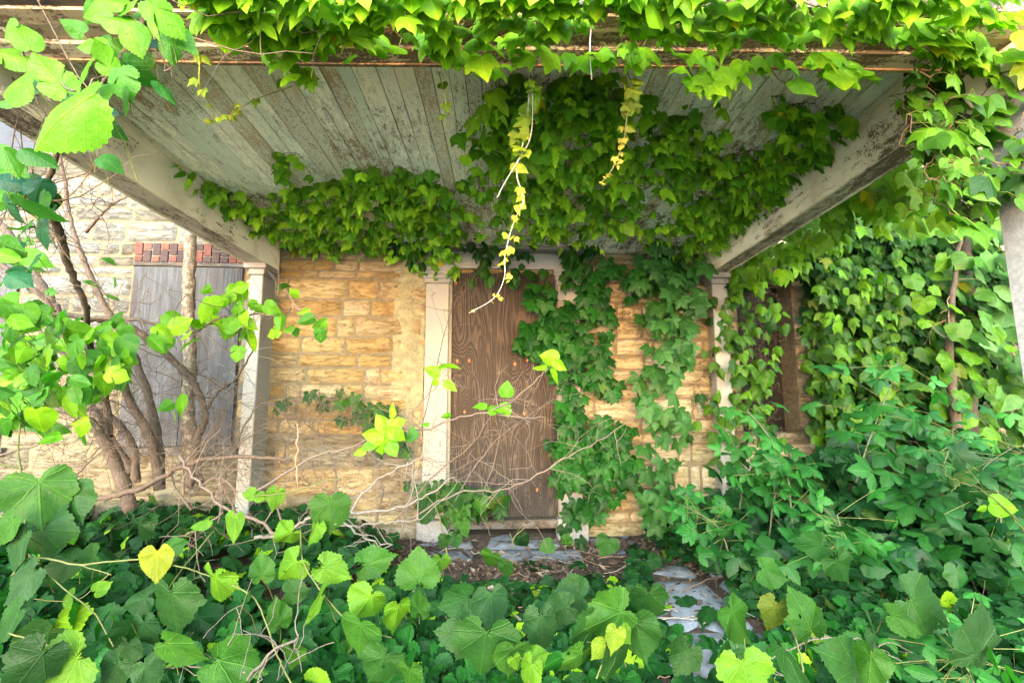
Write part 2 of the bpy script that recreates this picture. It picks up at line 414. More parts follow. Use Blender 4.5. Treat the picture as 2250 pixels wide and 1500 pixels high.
# slab floor: flagstones with open joints
s = MB()
xb = [-1.9,-1.05,-.2,.62,1.28,1.95,2.6]; yb = [1.2,1.95,2.62,3.35,4.05,4.6]
for a in range(len(xb)-1):
    for b in range(len(yb)-1):
        o = rs.uniform(-.008,.004)
        nn = 12; U, V = np.meshgrid(np.linspace(xb[a]+.008,xb[a+1]-.008,nn), np.linspace(yb[b]+.008,yb[b+1]-.008,nn))
        zz = o-.012+.010*fbm(U*5,V*5,9)-.06*((np.minimum.outer(np.arange(nn),np.arange(nn))*0)+((np.arange(nn)[None,:]%(nn-1)==0)|(np.arange(nn)[:,None]%(nn-1)==0)))
        i, j = np.meshgrid(np.arange(nn-1), np.arange(nn-1)); b0 = (j*nn+i).ravel()
        s.raw(np.stack([U,V,zz],-1).reshape(-1,3), np.stack([b0,b0+1,b0+nn+1,b0+nn],1), [4]*len(b0), None, np.array([1,1,1])*rs.uniform(.85,1.1))
tag(s.build('stone_path', M['slab'], smooth=True), kind='structure')

# ------------------------------------------------------------------ house
house = thing('stone_house', 'old limestone house wall with boarded door and window behind the vines', 'house', tuple(W0), AL)
def uz(x0, y0, x1, y1, v=0):    # pixel rectangle -> (u0, u1, z0, z1) on the plane v
    ym = (y0+y1)/2; xm = (x0+x1)/2
    a = float(wl(x0, ym, v)[0]); b = float(wl(x1, ym, v)[0]); zt = float(wl(xm, y0, v)[1]); zb = float(wl(xm, y1, v)[1])
    return a, b, zb, zt
WU0, WU1, WZ1 = -7.2, 4.75, 4.7
win = uz(276,587,527,980); winL = (win[0]-1.75, win[0]-.98+.0, win[2], win[3])
winL = (float(wl(52,590)[0])-1.05, float(wl(52,590)[0]), win[2], win[3])
upw = (float(wl(88,345)[0])-1.1, float(wl(88,345)[0]), float(wl(60,348)[1]), 4.3)
door = uz(988,597,1225,1135)
dk = uz(1625,612,1748,950)
LH = float(wl(400,535)[1])      # top of the brick lintel
openings = [(win[0],win[1],win[2],LH), (winL[0],winL[1],winL[2],LH), upw, (door[0]-.0,door[1],-.2,door[3]+.02), dk]
cuts = sorted({round(q,3) for o in openings for q in (o[2],o[3]) if 0 < q < WZ1})
def courses():
    z = -.12; zs = [z]
    while z < WZ1:
        h = rs.choice([.095,.12,.14,.155,.175,.21], p=[.12,.2,.22,.2,.16,.10])*rs.uniform(.93,1.07); nxt = z+h
        c = [q for q in cuts if z+.05 < q < nxt+.055]
        if c: nxt = c[0]
        zs.append(nxt); z = nxt
    return zs
mb = MB(); gap = .011
def block(u0, u1, z0, z1, col):
    nu = max(4, int((u1-u0)/.026)); nz = max(4, int((z1-z0)/.02))
    U, V = np.meshgrid(np.linspace(0,1,nu+1), np.linspace(0,1,nz+1))
    sd_ = rs.uniform(0, 99)
    du = .007*(vnoise(V*5+sd_, V*0+1)-.5)*2; dz = .009*(vnoise(U*(u1-u0)*9+sd_, U*0+4)-.5)*2
    uu = u0+(u1-u0)*U+du*(U<.01)+du*(U>.99); zz = z0+(z1-z0)*V+dz*((V<.01)|(V>.99))
    e = np.minimum(np.minimum(U, 1-U)*(u1-u0), np.minimum(V, 1-V)*(z1-z0))
    prof = np.clip(e/.016, 0, 1)**.6
    out = prof*(.010+.006*rs.rand()+.012*(fbm(uu*6, zz*20+sd_, 3)-.45)+.006*(fbm(uu*30, zz*50, 6)-.5))
    v = -out+.004*(prof<.05)
    i, j = np.meshgrid(np.arange(nu), np.arange(nz)); b0 = (j*(nu+1)+i).ravel(); n1 = nu+1
    # shelves of split stone: darker and lighter bands follow the face itself
    mb.raw(np.stack([uu, v, zz], -1).reshape(-1,3), np.stack([b0,b0+1,b0+n1+1,b0+n1],1), [4]*len(b0), None, col)
ochre = [(.21,.152,.064),(.225,.172,.08),(.19,.132,.052),(.235,.19,.10),(.215,.178,.10),(.18,.142,.076),(.23,.188,.112)]
cream = [(.135,.142,.135),(.155,.160,.152),(.115,.118,.108),(.14,.146,.14),(.095,.092,.075),(.15,.155,.148)]
greyc = [(.12,.11,.08),(.145,.13,.09),(.13,.11,.07),(.16,.145,.105)]
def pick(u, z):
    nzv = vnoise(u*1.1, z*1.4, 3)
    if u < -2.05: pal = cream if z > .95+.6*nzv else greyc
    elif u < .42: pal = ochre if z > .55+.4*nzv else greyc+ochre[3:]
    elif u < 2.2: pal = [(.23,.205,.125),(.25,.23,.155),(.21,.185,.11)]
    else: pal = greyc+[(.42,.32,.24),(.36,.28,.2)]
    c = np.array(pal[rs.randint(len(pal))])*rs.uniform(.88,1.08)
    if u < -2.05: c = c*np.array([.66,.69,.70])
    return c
zs = courses()
for k in range(len(zs)-1):
    z0, z1 = zs[k], zs[k+1]; zm = (z0+z1)/2
    iv = [(WU0, WU1)]
    for o in openings:
        if o[2]-.01 < zm < o[3]+.01:
            nv=[]
            for a, b in iv:
                if o[1] <= a or o[0] >= b: nv.append((a,b)); continue
                if o[0] > a: nv.append((a,o[0]))
                if o[1] < b: nv.append((o[1],b))
            iv = nv
    for a, b in iv:
        u = a
        while u < b-.01:
            L = rs.uniform(.20,.60) if rs.rand() > .2 else rs.uniform(.09,.18)
            nu_ = min(b, u+L)
            if b-nu_ < .09: nu_ = b
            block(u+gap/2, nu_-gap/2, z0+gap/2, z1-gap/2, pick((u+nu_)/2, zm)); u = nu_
mb.build('wall', M['stone'], house)
# mortar bed / wall core as boxes round the openings
mc = MB(); us = sorted({WU0, WU1, *[o[0] for o in openings], *[o[1] for o in openings]})
for a, b in zip(us[:-1], us[1:]):
    um = (a+b)/2; zz = [(-.3, WZ1)]
    for o in openings:
        if o[0] < um < o[1]:
            nv=[]
            for p, q in zz:
                if o[2] > p: nv.append((p, o[2]))
                if o[3] < q: nv.append((o[3], q))
            zz = nv
    for p, q in zz:
        if q-p > .02: mc.box((a,0,p),(b,.35,q), (1,1,1))
mc.box((WU1-.35,.35,-.3),(WU1,6,WZ1)); mc.box((WU0,.35,-.3),(WU0+.35,6,WZ1))
# smeared grey repair mortar beside the door
rp = MB()
a_,b_,c_,d_ = uz(862,556,932,960,-.02); nn,mm=24,130
U,V = np.meshgrid(np.linspace(0,1,nn),np.linspace(0,1,mm)); uu=a_+(b_-a_)*U; zz=c_+(d_-c_)*V
hh = .004+.030*np.clip((fbm(uu*7,zz*6,21)-.30)*2.2,0,1)*np.clip(U*3.0-.1+.8*(vnoise(zz*5,zz*0,3)-.5),0,1)+.004*vnoise(uu*60,zz*60,2)
i,j=np.meshgrid(np.arange(nn-1),np.arange(mm-1)); b0=(j*nn+i).ravel()
rp.raw(np.stack([uu,-hh,zz],-1).reshape(-1,3), np.stack([b0,b0+1,b0+nn+1,b0+nn],1),[4]*len(b0),None,(1.5,1.7,1.6))
mc.build('mortar', M['mortar'], house, False)
rp.build('mortar_patch', M['mortar'], house)
# house roof far above, out of the frame
rf = MB(); rf.box((WU0-.3,-.35,WZ1),(WU1+.3,6.2,WZ1+.12)); rf.build('roof', M['roofing'], house, False)

def brick_lintel(par, u0, u1, z0, z1):
    b = MB(); n_ = int((u1-u0)/.068); wd = (u1-u0)/n_
    for k in range(n_):
        sp_ = z0+(z1-z0)*([.36,.62][k%2]+rs.uniform(-.04,.04))
        for p, q in ((z0, sp_), (sp_, z1)):
            c = np.array([(.085,.034,.026),(.068,.030,.026),(.036,.024,.026),(.10,.045,.034),(.030,.024,.026)][rs.randint(5)])*rs.uniform(.85,1.1)
            b.bbox((u0+k*wd+.004, -.018-rs.uniform(0,.008), p+.004), (u0+(k+1)*wd-.004, .05, q-.004), .003, c)
    o = b.build('lintel', M['brick'], par, False)
    b = MB(); b.box((u0,-.008,z0),(u1,.06,z1)); b.build('lintel_mortar', M['brickmortar'], par, False)
def boarded_window(o, splits, label=None):
    u0,u1,z0,z1 = o
    w_ = bpy.data.objects.new('window', None); C.objects.link(w_); w_.parent = house
    if label: w_['label'] = label
    brick_lintel(w_, u0, u1, z1+.035, LH)
    f = MB(); f.bbox((u0,-.03,z1),(u1,.05,z1+.034), .004); f.bbox((u0,.0,z0),(u0+.03,.05,z1-.001), .003); f.bbox((u1-.03,.0,z0),(u1,.05,z1-.001),.003)
    f.build('frame', M['rawwoodx'], w_, False)
    s_ = MB(); s_.bbox((u0-.05,-.06,z0-.07),(u1+.05,.06,z0-.002), .006); s_.build('sill', M['rawwoodx'], w_, False)
    e = [u0+.012]+[u0+(u1-u0)*q for q in splits]+[u1-.012]
    for a, b in zip(e[:-1], e[1:]):
        p = MB(); p.bbox((a+.003,-.022,z0+.004),(b-.003,-.004,z1-.004),.002, np.array([1,1,1.02])*rs.uniform(.9,1.12)); p.build('board', M['greyply'], w_, False)
boarded_window(win, [.52]); boarded_window(winL, [.5])
# upper window: old sash over the ground-floor wall
w_ = bpy.data.objects.new('window', None); C.objects.link(w_); w_.parent = house; w_['label'] = 'dark glazed upper window'
u0,u1,z0,z1 = upw
f = MB(); f.bbox((u0-.04,-.07,z0-.05),(u1+.03,.1,z0+.0),.005); f.build('sill', M['rawwoodx'], w_, False)
f = MB(); f.bbox((u0,.05,z0+.001),(u0+.05,.12,z1-.001),.004); f.bbox((u1-.05,.05,z0+.001),(u1,.12,z1-.001),.004); f.bbox((u0+.051,.05,z0+.001),(u1-.051,.12,z0+.055),.004); f.bbox(((u0+u1)/2-.02,.055,z0+.056),((u0+u1)/2+.02,.11,z1-.001),.003)
f.build('frame', M['rawwoodx'], w_, False)
f = MB(); f.box((u0+.04,.10,z0+.04),(u1-.04,.105,z1)); f.build('pane', M['glass'], w_, False)
# dark stained blocked doorway to the right of the porch
w_ = bpy.data.objects.new('doorway', None); C.objects.link(w_); w_.parent = house; w_['label'] = 'damp stained blocked doorway'
u0,u1,z0,z1 = dk
for k in range(4):
    p = MB(); a = u0+(u1-u0)*k/4; b = u0+(u1-u0)*(k+1)/4
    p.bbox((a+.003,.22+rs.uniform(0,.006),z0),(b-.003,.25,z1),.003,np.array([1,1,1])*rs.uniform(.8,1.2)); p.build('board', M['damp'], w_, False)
p = MB(); p.bbox((u0-.03,-.03,z1+.001),(u1+.05,.1,z1+.10),.006,(.35,.33,.3)); p.build('lintel', M['rawwoodx'], w_, False)

# ---- door with its surround
dr = bpy.data.objects.new('door', None); C.objects.link(dr); dr.parent = house; dr['label'] = 'doorway boarded with brown plywood'
du0, du1, dz0, dz1 = door
kn = []
for x, y, r in ((1005,793,.020),(1031,792,.019),(1131,800,.020),(1158,792,.018),(1021,905,.018),(1152,908,.020),(1180,1075,.019),(1002,622,.02),(1155,1108,.014)):
    u_, z_ = wl(x, y, -.0); kn.append((float(u_), float(z_), r))
M['plybrown'] = plywood_brown(kn)
p = MB(); p.bbox((du0+.01,.002,dz0),(du1-.005,.02,dz1),.002); p.build('panel', M['plybrown'], dr, False)
M['knot'] = simple_rough('red_brown_knot', (.10,.04,.015), (.33,.15,.06), 60, .8, .004, .7)
for k, (u_, z_, r) in enumerate(kn[:8]):
    q = MB(); th = np.linspace(0, 2*PI, 17)[:-1]
    vs=[]; 
    for rr, vv in ((1.0,.006),(1.0,-.001),(.86,-.006),(.74,-.003),(.0,-.005)):
        vs.append(np.stack([u_+r*.62*rr*np.cos(th), np.full(16,vv), z_+r*rr*np.sin(th)],-1))
    vs = np.concatenate(vs); F_=[]
    for a in range(4):
        for b in range(16): F_ += [a*16+b, a*16+(b+1)%16, (a+1)*16+(b+1)%16, (a+1)*16+b]
    cc = np.repeat([[.35,.3,.3],[.35,.3,.3],[.5,.4,.4],[1,1,1],[1.2,1.1,1]], 16, axis=0)
    q.raw(vs, F_, [4]*64, None, cc); q.build('knot', M['knot'], dr)
# inner casing strips
p = MB(); p.bbox((du0-.045,-.03,dz0),(du0+.012,.03,dz1+.02),.004,(.82,.78,.66)); p.build('casing', M['trim'], dr, False)
p = MB(); p.bbox((du1-.006,-.03,dz0),(du1+.03,.03,dz1+.02),.004,(.82,.78,.66)); p.build('casing', M['trim'], dr, False)
p = MB(); p.bbox((du0-.02,-.10,dz0-.075),(du1+.02,.02,dz0-.003),.006); p.build('sill', M['rawwoodx'], dr, False)
def pilaster(par, a, b, z0, z1, v):
    e = bpy.data.objects.new('pilaster', None); C.objects.link(e); e.parent = par
    p = MB(); p.bbox((a,v,z0),(b,-.0,z1-.14),.005); p.build('shaft', M['trim'], e, False)
    p = MB(); c=(a+b)/2; h=(b-a)/2
    prof = [(-.139,.0,.0),(-.125,.012,.012),(-.10,.006,.006),(-.06,.022,.02),(-.03,.034,.03),(-.0,.034,.03)]
    for (p0,w0,q0),(p1,w1,q1) in zip(prof[:-1],prof[1:]):
        w=max(w0,w1); q=max(q0,q1)
        p.bbox((a-w,v-q,z1+p0+.001),(b+w,.0,z1+p1),.003,(1,1,.97))
    p.build('capital', M['trim'], e, False); return e
pl = uz(931,620,983,1125,-.06); pr = uz(1228,620,1277,1135,-.06)
ztop = float(wl(1100,590,-.06)[1]); zb = .10
for a, b in ((pl[0],pl[1]),(pr[0],pr[1])):
    e = pilaster(dr, a, b, zb+.06, ztop, -.06)
    p = MB(); p.bbox((a-.03,-.12,-.12),(b+.035,.0,zb+.058),.008,(.7,.7,.68)); p.build('plinth', M['concrete'], e, False)
en = bpy.data.objects.new('entablature', None); C.objects.link(en); en.parent = dr
z540 = float(wl(1000,548,-.10)[1])
p = MB(); p.bbox((pl[0]-.02,-.055,ztop+.001),(pr[1]+.03,0,ztop+.03),.004); p.bbox((pl[0]-.01,-.04,ztop+.031),(pr[1]+.02,0,z540-.001),.004); p.build('frieze', M['trim'], en, False)
p = MB(); p.bbox((pl[0]-.09,-.16,z540),(pr[1]+.09,0,z540+.028),.005,(.85,.82,.76)); p.bbox((pl[0]-.065,-.12,z540+.029),(pr[1]+.065,0,z540+.05),.005,(.7,.64,.55)); p.build('cornice', M['trim'], en, False)

# ------------------------------------------------------------------ porch
PR = np.array([0, 3.0, 0.])
porch = thing('wooden_porch', 'old timber porch with peeling plank ceiling over the boarded door', 'porch', tuple(PR))
def hexa(m_, P, col=(1,1,1)):   # 8 world corners: bottom loop then top loop
    v = np.asarray(P, float)-PR
    m_.raw(v, [0,3,2,1, 4,5,6,7, 0,1,5,4, 1,2,6,5, 2,3,7,6, 3,0,4,7], [4]*6, v[:,:2], col)
def czw(X, Y):                  # ceiling height at a world point
    d = -((np.array([X,Y,0])-W0)@VD); return CZ0+CSL*d
def ywall(X): return W0[1]+(X-0)*math.tan(AL)
XL, XR = -1.915, 1.768
YF0, YF1 = 1.42, 1.655
# ceiling planks
cl = MB(); x = XL-.05; 
pal = [(1.1,1.1,1.03),(1.1,1.1,1.0),(.80,.95,.86),(1.08,1.04,.94),(.92,1.04,.94),(.50,.38,.26),(1.05,.98,.84),(.60,.48,.35),(.72,.62,.5),(1.1,1.07,.98)]
while x < XR+.05:
    wd = rs.choice([.068,.076,.085,.10])*rs.uniform(.95,1.05); x1 = x+wd
    brk = [YF1-.03, ywall(x)+.02]
    if rs.rand() < .5: brk.insert(1, rs.uniform(1.9,3.9))
    for a, b in zip(brk[:-1], brk[1:]):
        o = rs.uniform(-.004,.004); c = np.array(pal[rs.randint(len(pal))])*rs.uniform(.92,1.05); ns = 6
        if x > .6: c = c*np.array([.95,1,1.08])
        for q in range(ns):
            ya, yb_ = a+(b-a)*q/ns+(.002 if q==0 else 0), a+(b-a)*(q+1)/ns-(.002 if q==ns-1 else 0)
            cz = [czw(x+.002,ya)+o, czw(x1-.002,ya)+o, czw(x1-.002,yb_)+o, czw(x+.002,yb_)+o]
            P = [(x+.002,ya,cz[0]),(x1-.002,ya,cz[1]),(x1-.002,yb_,cz[2]),(x+.002,yb_,cz[3])]
            hexa(cl, P+[(p_[0],p_[1],p_[2]+.018) for p_ in P], c)
    x = x1
cl.build('ceiling', M['ceiling'], porch, False)
# roof over the ceiling
r_ = MB()
P = [(-2.35,1.15,2.78),(2.2,1.15,2.78),(2.2,ywall(2.2)-.03,2.66),(-2.35,ywall(-2.35)-.03,2.66)]
hexa(r_, P+[(p_[0],p_[1],p_[2]+.1) for p_ in P]); r_.build('roof', M['roofing'], porch, False)
r_ = MB()
P = [(-1.98,1.62,2.58),(1.82,1.62,2.58),(1.82,ywall(1.8)-.03,2.50),(-1.98,ywall(-1.98)-.03,2.50)]
hexa(r_, P+[(p_[0],p_[1],p_[2]+.1) for p_ in P]); r_.build('roof_deck', M['roofing'], porch, False)
def side_beam(xi, xo, zb0, zb1, yend):
    """xi inner face, xo outer face; bottom height zb0 at the wall, zb1 at the front"""
    e = bpy.data.objects.new('side_beam', None); C.objects.link(e); e.parent = porch
    s_ = 1 if xo > xi else -1; y0, y1 = YF1+.005, yend; ns = 14
    core = MB(); face = MB(); mould = MB()
    for q in range(ns):
        ya, yb_ = y0+(y1-y0)*q/ns, y0+(y1-y0)*(q+1)/ns
        zz = [zb1+(zb0-zb1)*t_-.012*math.sin(PI*t_) for t_ in (q/ns, (q+1)/ns)]
        def pr_(m_, xa, xb_, off, top, col):
            xa, xb_ = min(xa,xb_), max(xa,xb_)
            P = [(xa,ya,zz[0]+off),(xb_,ya,zz[0]+off),(xb_,yb_,zz[1]+off),(xa,yb_,zz[1]+off)]
            T = [(xa,ya,top(ya)),(xb_,ya,top(ya)),(xb_,yb_,top(yb_)),(xa,yb_,top(yb_))]
            hexa(m_, P+T, col)
        pr_(core, xi+s_*.02, xo-s_*.018, 0, lambda y: czw(xi,y)+.06, (1,1,1))
        pr_(face, xi, xi+s_*.019, -.006, lambda y: czw(xi,y)-.004, (1,1,1))
        pr_(face, xo-s_*.017, xo, -.004, lambda y: czw(xi,y)+.06, (.9,.9,.9))
        pr_(mould, xi-s_*.018, xi-s_*.001, czw(xi,ya)-zz[0]-.030, lambda y: czw(xi,y)-.003, (.85,.85,.8))
    core.build('soffit_board', M['rawwood'], e, False); face.build('face_board', M['beampaint'], e, False); mould.build('moulding', M['beampaint'], e, False)
side_beam(XL, -2.105, 2.206, 2.25, 4.17)
side_beam(XR, 1.925, 2.218, 2.245, 4.40)
# front beam: stepped weathered boards underneath, fascia on the front
e = bpy.data.objects.new('front_beam', None); C.objects.link(e); e.parent = porch
def fx(m_, ya, yb_, z, th, col, x0=-2.6, x1=2.45, n_=10):
    for q in range(n_):
        xa, xb_ = x0+(x1-x0)*q/n_, x0+(x1-x0)*(q+1)/n_
        sk = lambda x_: .010*x_
        o = [.006*math.sin(x_*1.7) for x_ in (xa, xb_)]
        P = [(xa,ya+sk(xa),z+o[0]),(xb_,ya+sk(xb_),z+o[1]),(xb_,yb_+sk(xb_),z+o[1]),(xa,yb_+sk(xa),z+o[0])]
        hexa(m_, P+[(p_[0],p_[1],p_[2]+th) for p_ in P], col)
b_ = MB(); fx(b_, 1.570, 1.640, 2.258, .30, (1,1,1)); b_.build('rear_soffit_board', M['soffit'], e, False)
b_ = MB(); fx(b_, 1.642, 1.656, 2.252, .31, (.75,.55,.4)); b_.build('bead', M['soffit'], e, False)
b_ = MB(); fx(b_, 1.500, 1.567, 2.272, .28, (.72,.64,.56)); b_.build('middle_soffit_board', M['soffit'], e, False)
b_ = MB(); fx(b_, 1.430, 1.497, 2.266, .28, (.78,.72,.62)); b_.build('front_soffit_board', M['soffit'], e, False)
b_ = MB(); fx(b_, 1.395, 1.428, 2.276, .5, (.9,.9,.92)); fx(b_, 1.24, 1.392, 2.60, .05, (1,1,1)); b_.build('fascia', M['rawwoodx'], e, False)
# wall posts of the porch, with cap blocks
for (xa, xb_, yf, yb_, zt) in ((-2.062,-1.957,3.99,4.23,2.212),(1.79,1.92,4.275,4.46,2.218)):
    e = bpy.data.objects.new('post', None); C.objects.link(e); e.parent = porch
    p = MB(); p.bbox(np.array((xa,yf,-.1))-PR, np.array((xb_,yb_,zt-.10))-PR, .006); p.build('shaft', M['trim'], e, False)
    p = MB(); p.bbox(np.array((xa-.01,yf-.012,zt-.099))-PR, np.array((xb_+.012,yb_,zt-.05))-PR, .006); p.bbox(np.array((xa-.045,yf-.03,zt-.049))-PR, np.array((xb_+.03,yb_,zt-.001))-PR, .005); p.build('capital', M['trim'], e, False)
    p = MB(); p.bbox(np.array((xa-.02,yf-.02,-.1))-PR, np.array((xb_+.02,yb_,.16))-PR, .006); p.build('plinth', M['trim'], e, False)
# front column
c0 = at(2199.6, 551, 1.655); c1 = at(2250, 896, 1.655)
sl = (c1[0]-c0[0])/(c1[2]-c0[2]); cx = lambda z: c0[0]+sl*(z-c0[2])
cm = MB(); zz = [-.1,.5,1.1,1.7,2.1]
for za, zb_ in zip(zz[:-1], zz[1:]):
    loop = lambda z: [(cx(z)+.0,1.435,z),(cx(z)+.015,1.42,z),(cx(z)+.24,1.42,z),(cx(z)+.24,1.655,z),(cx(z)+.012,1.655,z),(cx(z),1.643,z)]
    A, B = np.array(loop(za))-PR, np.array(loop(zb_))-PR; f_=[]
    for k in range(6): f_ += [k,(k+1)%6,6+(k+1)%6,6+k]
    cm.raw(np.vstack([A,B]), f_, [4]*6)
e = bpy.data.objects.new('column', None); C.objects.link(e); e.parent = porch
cm.build('shaft', M['concrete'], e, False)
p = MB(); p.bbox(np.array((cx(2.1)-.03,1.39,2.1))-PR, np.array((cx(2.1)+.28,1.69,2.25))-PR, .012, (.9,.85,.75)); p.build('capital', M['beampaint'], e, False)
# matching left column just outside the frame
e = bpy.data.objects.new('column', None); C.objects.link(e); e.parent = porch
p = MB(); p.bbox(np.array((-2.30,1.42,-.1))-PR, np.array((-2.06,1.655,2.25))-PR, .012); p.build('shaft', M['concrete'], e, False)
# ------------------------------------------------------------------ leaves
CR, CU, CB = RM[:,0], RM[:,1], RM[:,2]          # camera right, up, back (towards the viewer)
def resample(P, n):
    P = np.asarray(P, float); d = np.concatenate([[0], np.cumsum(np.linalg.norm(np.diff(P, axis=0), axis=1))])
    t = np.linspace(0, d[-1], n); return np.stack([np.interp(t, d, P[:,0]), np.interp(t, d, P[:,1])], -1)
def make_leaf(half, n=18, ser=.0, fold=.3, droop=.2, wave=.03, rings=(.4,.75,1), c=(0,.16), asym=0, seed=0, cup=0):
    r_ = np.random.RandomState(seed)
    h = resample(smooth_path(half, 4) if ser >= 0 else half, n)
    if ser:
        tg = np.gradient(h, axis=0); nn = np.stack([tg[:,1], -tg[:,0]], -1); nn = unit(nn)
        s = np.where(np.arange(n)%2 == 0, 1, -1)*abs(ser)*np.clip(np.minimum(np.arange(n), n-1-np.arange(n))/2, 0, 1)
        h = h-nn*s[:,None]*(.7+.6*r_.rand(n,1))*np.where(h[:,:1] > 0, 1, 0)
    m = h[1:-1][::-1]*np.array([-1+asym, 1])
    o = np.vstack([h, m]); k = len(o); c = np.array(c)
    V = [c[None]]
    for q in rings: V.append(c+(o-c)*q)
    V = np.vstack(V); x, y = V[:,0], V[:,1]
    z = -fold*np.abs(x)**1.25 - droop*np.clip(y-.1, 0, 2)**2 + cup*(x*x)
    a = np.arctan2(x, y-.1); z = z+wave*np.sin(a*5+seed)*np.hypot(x, y-.1)
    F_=[]; T_=[]
    for i in range(k): F_ += [0, 1+(i+1)%k, 1+i]; T_.append(3)
    for q in range(len(rings)-1):
        for i in range(k): a0=1+q*k; F_ += [a0+i, a0+(i+1)%k, a0+k+(i+1)%k, a0+k+i]; T_.append(4)
    # outline runs clockwise seen from +z: flip so that normals point to +z
    return np.stack([x, y, z], -1), np.array(F_), np.array(T_), V.copy()
IVY = [(0,.02),(.06,-.06),(.17,-.14),(.32,-.13),(.44,-.03),(.50,.14),(.54,.34),(.58,.58),(.47,.52),(.36,.48),(.26,.52),(.21,.70),(.13,.87),(0,1.06)]
IVY2 = [(0,.02),(.08,-.08),(.20,-.12),(.36,-.06),(.45,.10),(.46,.28),(.42,.46),(.33,.60),(.22,.76),(.11,.92),(0,1.08)]
GRAPE = [(0,.06),(.05,-.06),(.15,-.17),(.31,-.19),(.45,-.10),(.54,.06),(.57,.24),(.62,.42),(.50,.47),(.42,.58),(.36,.72),(.22,.82),(.10,.94),(0,1.06)]
GRAPE2 = [(0,.04),(.06,-.08),(.18,-.17),(.36,-.15),(.50,-.02),(.56,.16),(.55,.34),(.50,.50),(.40,.64),(.27,.78),(.12,.92),(0,1.04)]
MULB = [(0,.0),(.08,-.06),(.22,-.06),(.34,.04),(.42,.22),(.42,.42),(.35,.60),(.25,.76),(.12,.92),(0,1.06)]
MULBL = [(0,.0),(.10,-.08),(.26,-.06),(.38,.08),(.45,.26),(.40,.38),(.30,.42),(.38,.52),(.37,.66),(.26,.80),(.12,.93),(0,1.06)]
LFT = [(0,0),(.10,.10),(.19,.28),(.235,.46),(.20,.64),(.12,.82),(0,1.0)]
def jit(P, a, seed):
    r_ = np.random.RandomState(seed); P = np.array(P, float); q = P+r_.normal(0, a, P.shape)*np.array([1,.8]); q[0] = P[0]; q[-1] = P[-1]+[0, r_.uniform(-.08,.1)]; q[:,0] = np.maximum(q[:,0]*r_.uniform(.88,1.14), 0); q[0,0] = q[-1,0] = 0; return q
rj = np.random.RandomState(11)
T_IVY = [make_leaf(jit(IVY if k%4 else IVY2,.018,k),16,0,rj.uniform(.12,.7),rj.uniform(.05,.4),rj.uniform(.02,.06),asym=rj.uniform(-.2,.2),seed=k) for k in range(12)]
T_IVYS = [make_leaf(jit(IVY if k%3 else IVY2,.018,k+40),10,0,rj.uniform(.25,.95),rj.uniform(.1,.5),.03,rings=(.6,1),asym=rj.uniform(-.2,.2),seed=k) for k in range(9)]
T_GRAPE = [make_leaf(jit(GRAPE if k%2 else GRAPE2,.022,k+70),rj.randint(31,40),rj.uniform(.010,.022),rj.uniform(.0,.5),rj.uniform(.0,.45),rj.uniform(.03,.10),asym=rj.uniform(-.18,.18),seed=k,cup=rj.uniform(-.1,.35)) for k in range(14)]
T_GRAPES = [make_leaf(jit(GRAPE if k%2 else GRAPE2,.022,k+90),15,.02,rj.uniform(.05,.5),rj.uniform(.0,.4),.06,rings=(.6,1),asym=rj.uniform(-.18,.18),seed=k) for k in range(9)]
T_MULB = [make_leaf(g_,35,.014,f,d,.04,asym=a,seed=s) for g_,f,d,a,s in ((MULB,.25,.25,0,1),(MULB,.4,.1,.12,2),(MULBL,.2,.3,-.08,3),(MULB,.1,.45,0,4),(MULB,.55,.25,-.1,5))]
def compound(angs, lens, ser=.014, n=11, seed=0):
    V=[]; F_=[]; T_=[]; U=[]; k=0; r_=np.random.RandomState(seed)
    for a, L in zip(angs, lens):
        v, f, t, uv = make_leaf(LFT, n, ser, .35, .25, .02, rings=(.55,1), c=(0,.4), seed=seed+int(abs(a)))
        v = v*np.array([L*1.25,L,L]); v[:,1] += .05
        a = math.radians(a+r_.uniform(-6,6)); R = np.array([[math.cos(a),math.sin(a),0],[-math.sin(a),math.cos(a),0],[0,0,1]])
        v = v@R.T; v[:,2] -= .12*abs(math.sin(a))*np.hypot(v[:,0],v[:,1])
        V.append(v); F_.append(f+k); T_.append(t); U.append(uv); k += len(v)
    return np.vstack(V), np.concatenate(F_), np.concatenate(T_), np.vstack(U)
T_CREEP = [compound((0,52,-52,108,-108),(1,.9,.9,.66,.66),seed=s) for s in (1,2,3)]
T_THREE = [compound((0,72,-72),(1,.8,.8),seed=s) for s in (4,5,6)]
def put(mb, tm, P, T, Nn, S, Cc, ws=1.0):
    P = np.asarray(P, float).reshape(-1,3); n = len(P)
    if n == 0: return
    T = unit(np.broadcast_to(T, (n,3))); Nn = np.broadcast_to(Nn, (n,3)); Nn = unit(Nn-(Nn*T).sum(1)[:,None]*T); R = np.cross(T, Nn)
    S = np.broadcast_to(S, (n,)); Cc = np.broadcast_to(Cc, (n,3)); w_ = rs.randint(len(tm), size=n); sx = rs.uniform(.78,1.16,n)*ws
    old = rs.rand(n) < .014; Cc = np.where(old[:,None], Cc*np.array([1.9,.95,.8])+[.003,0,0], Cc)
    for k, (v, f, t, uv) in enumerate(tm):
        i = np.where(w_ == k)[0]
        if not len(i): continue
        a = (v[None,:,0,None]*sx[i][:,None,None]*R[i][:,None]+v[None,:,1,None]*T[i][:,None]+v[None,:,2,None]*Nn[i][:,None])*S[i][:,None,None]+P[i][:,None]
        m = len(v); F_ = (f[None]+np.arange(len(i))[:,None]*m).ravel()
        mb.raw(a.reshape(-1,3), F_, np.tile(t, len(i)), np.tile(uv, (len(i),1)), np.repeat(Cc[i], m, axis=0))
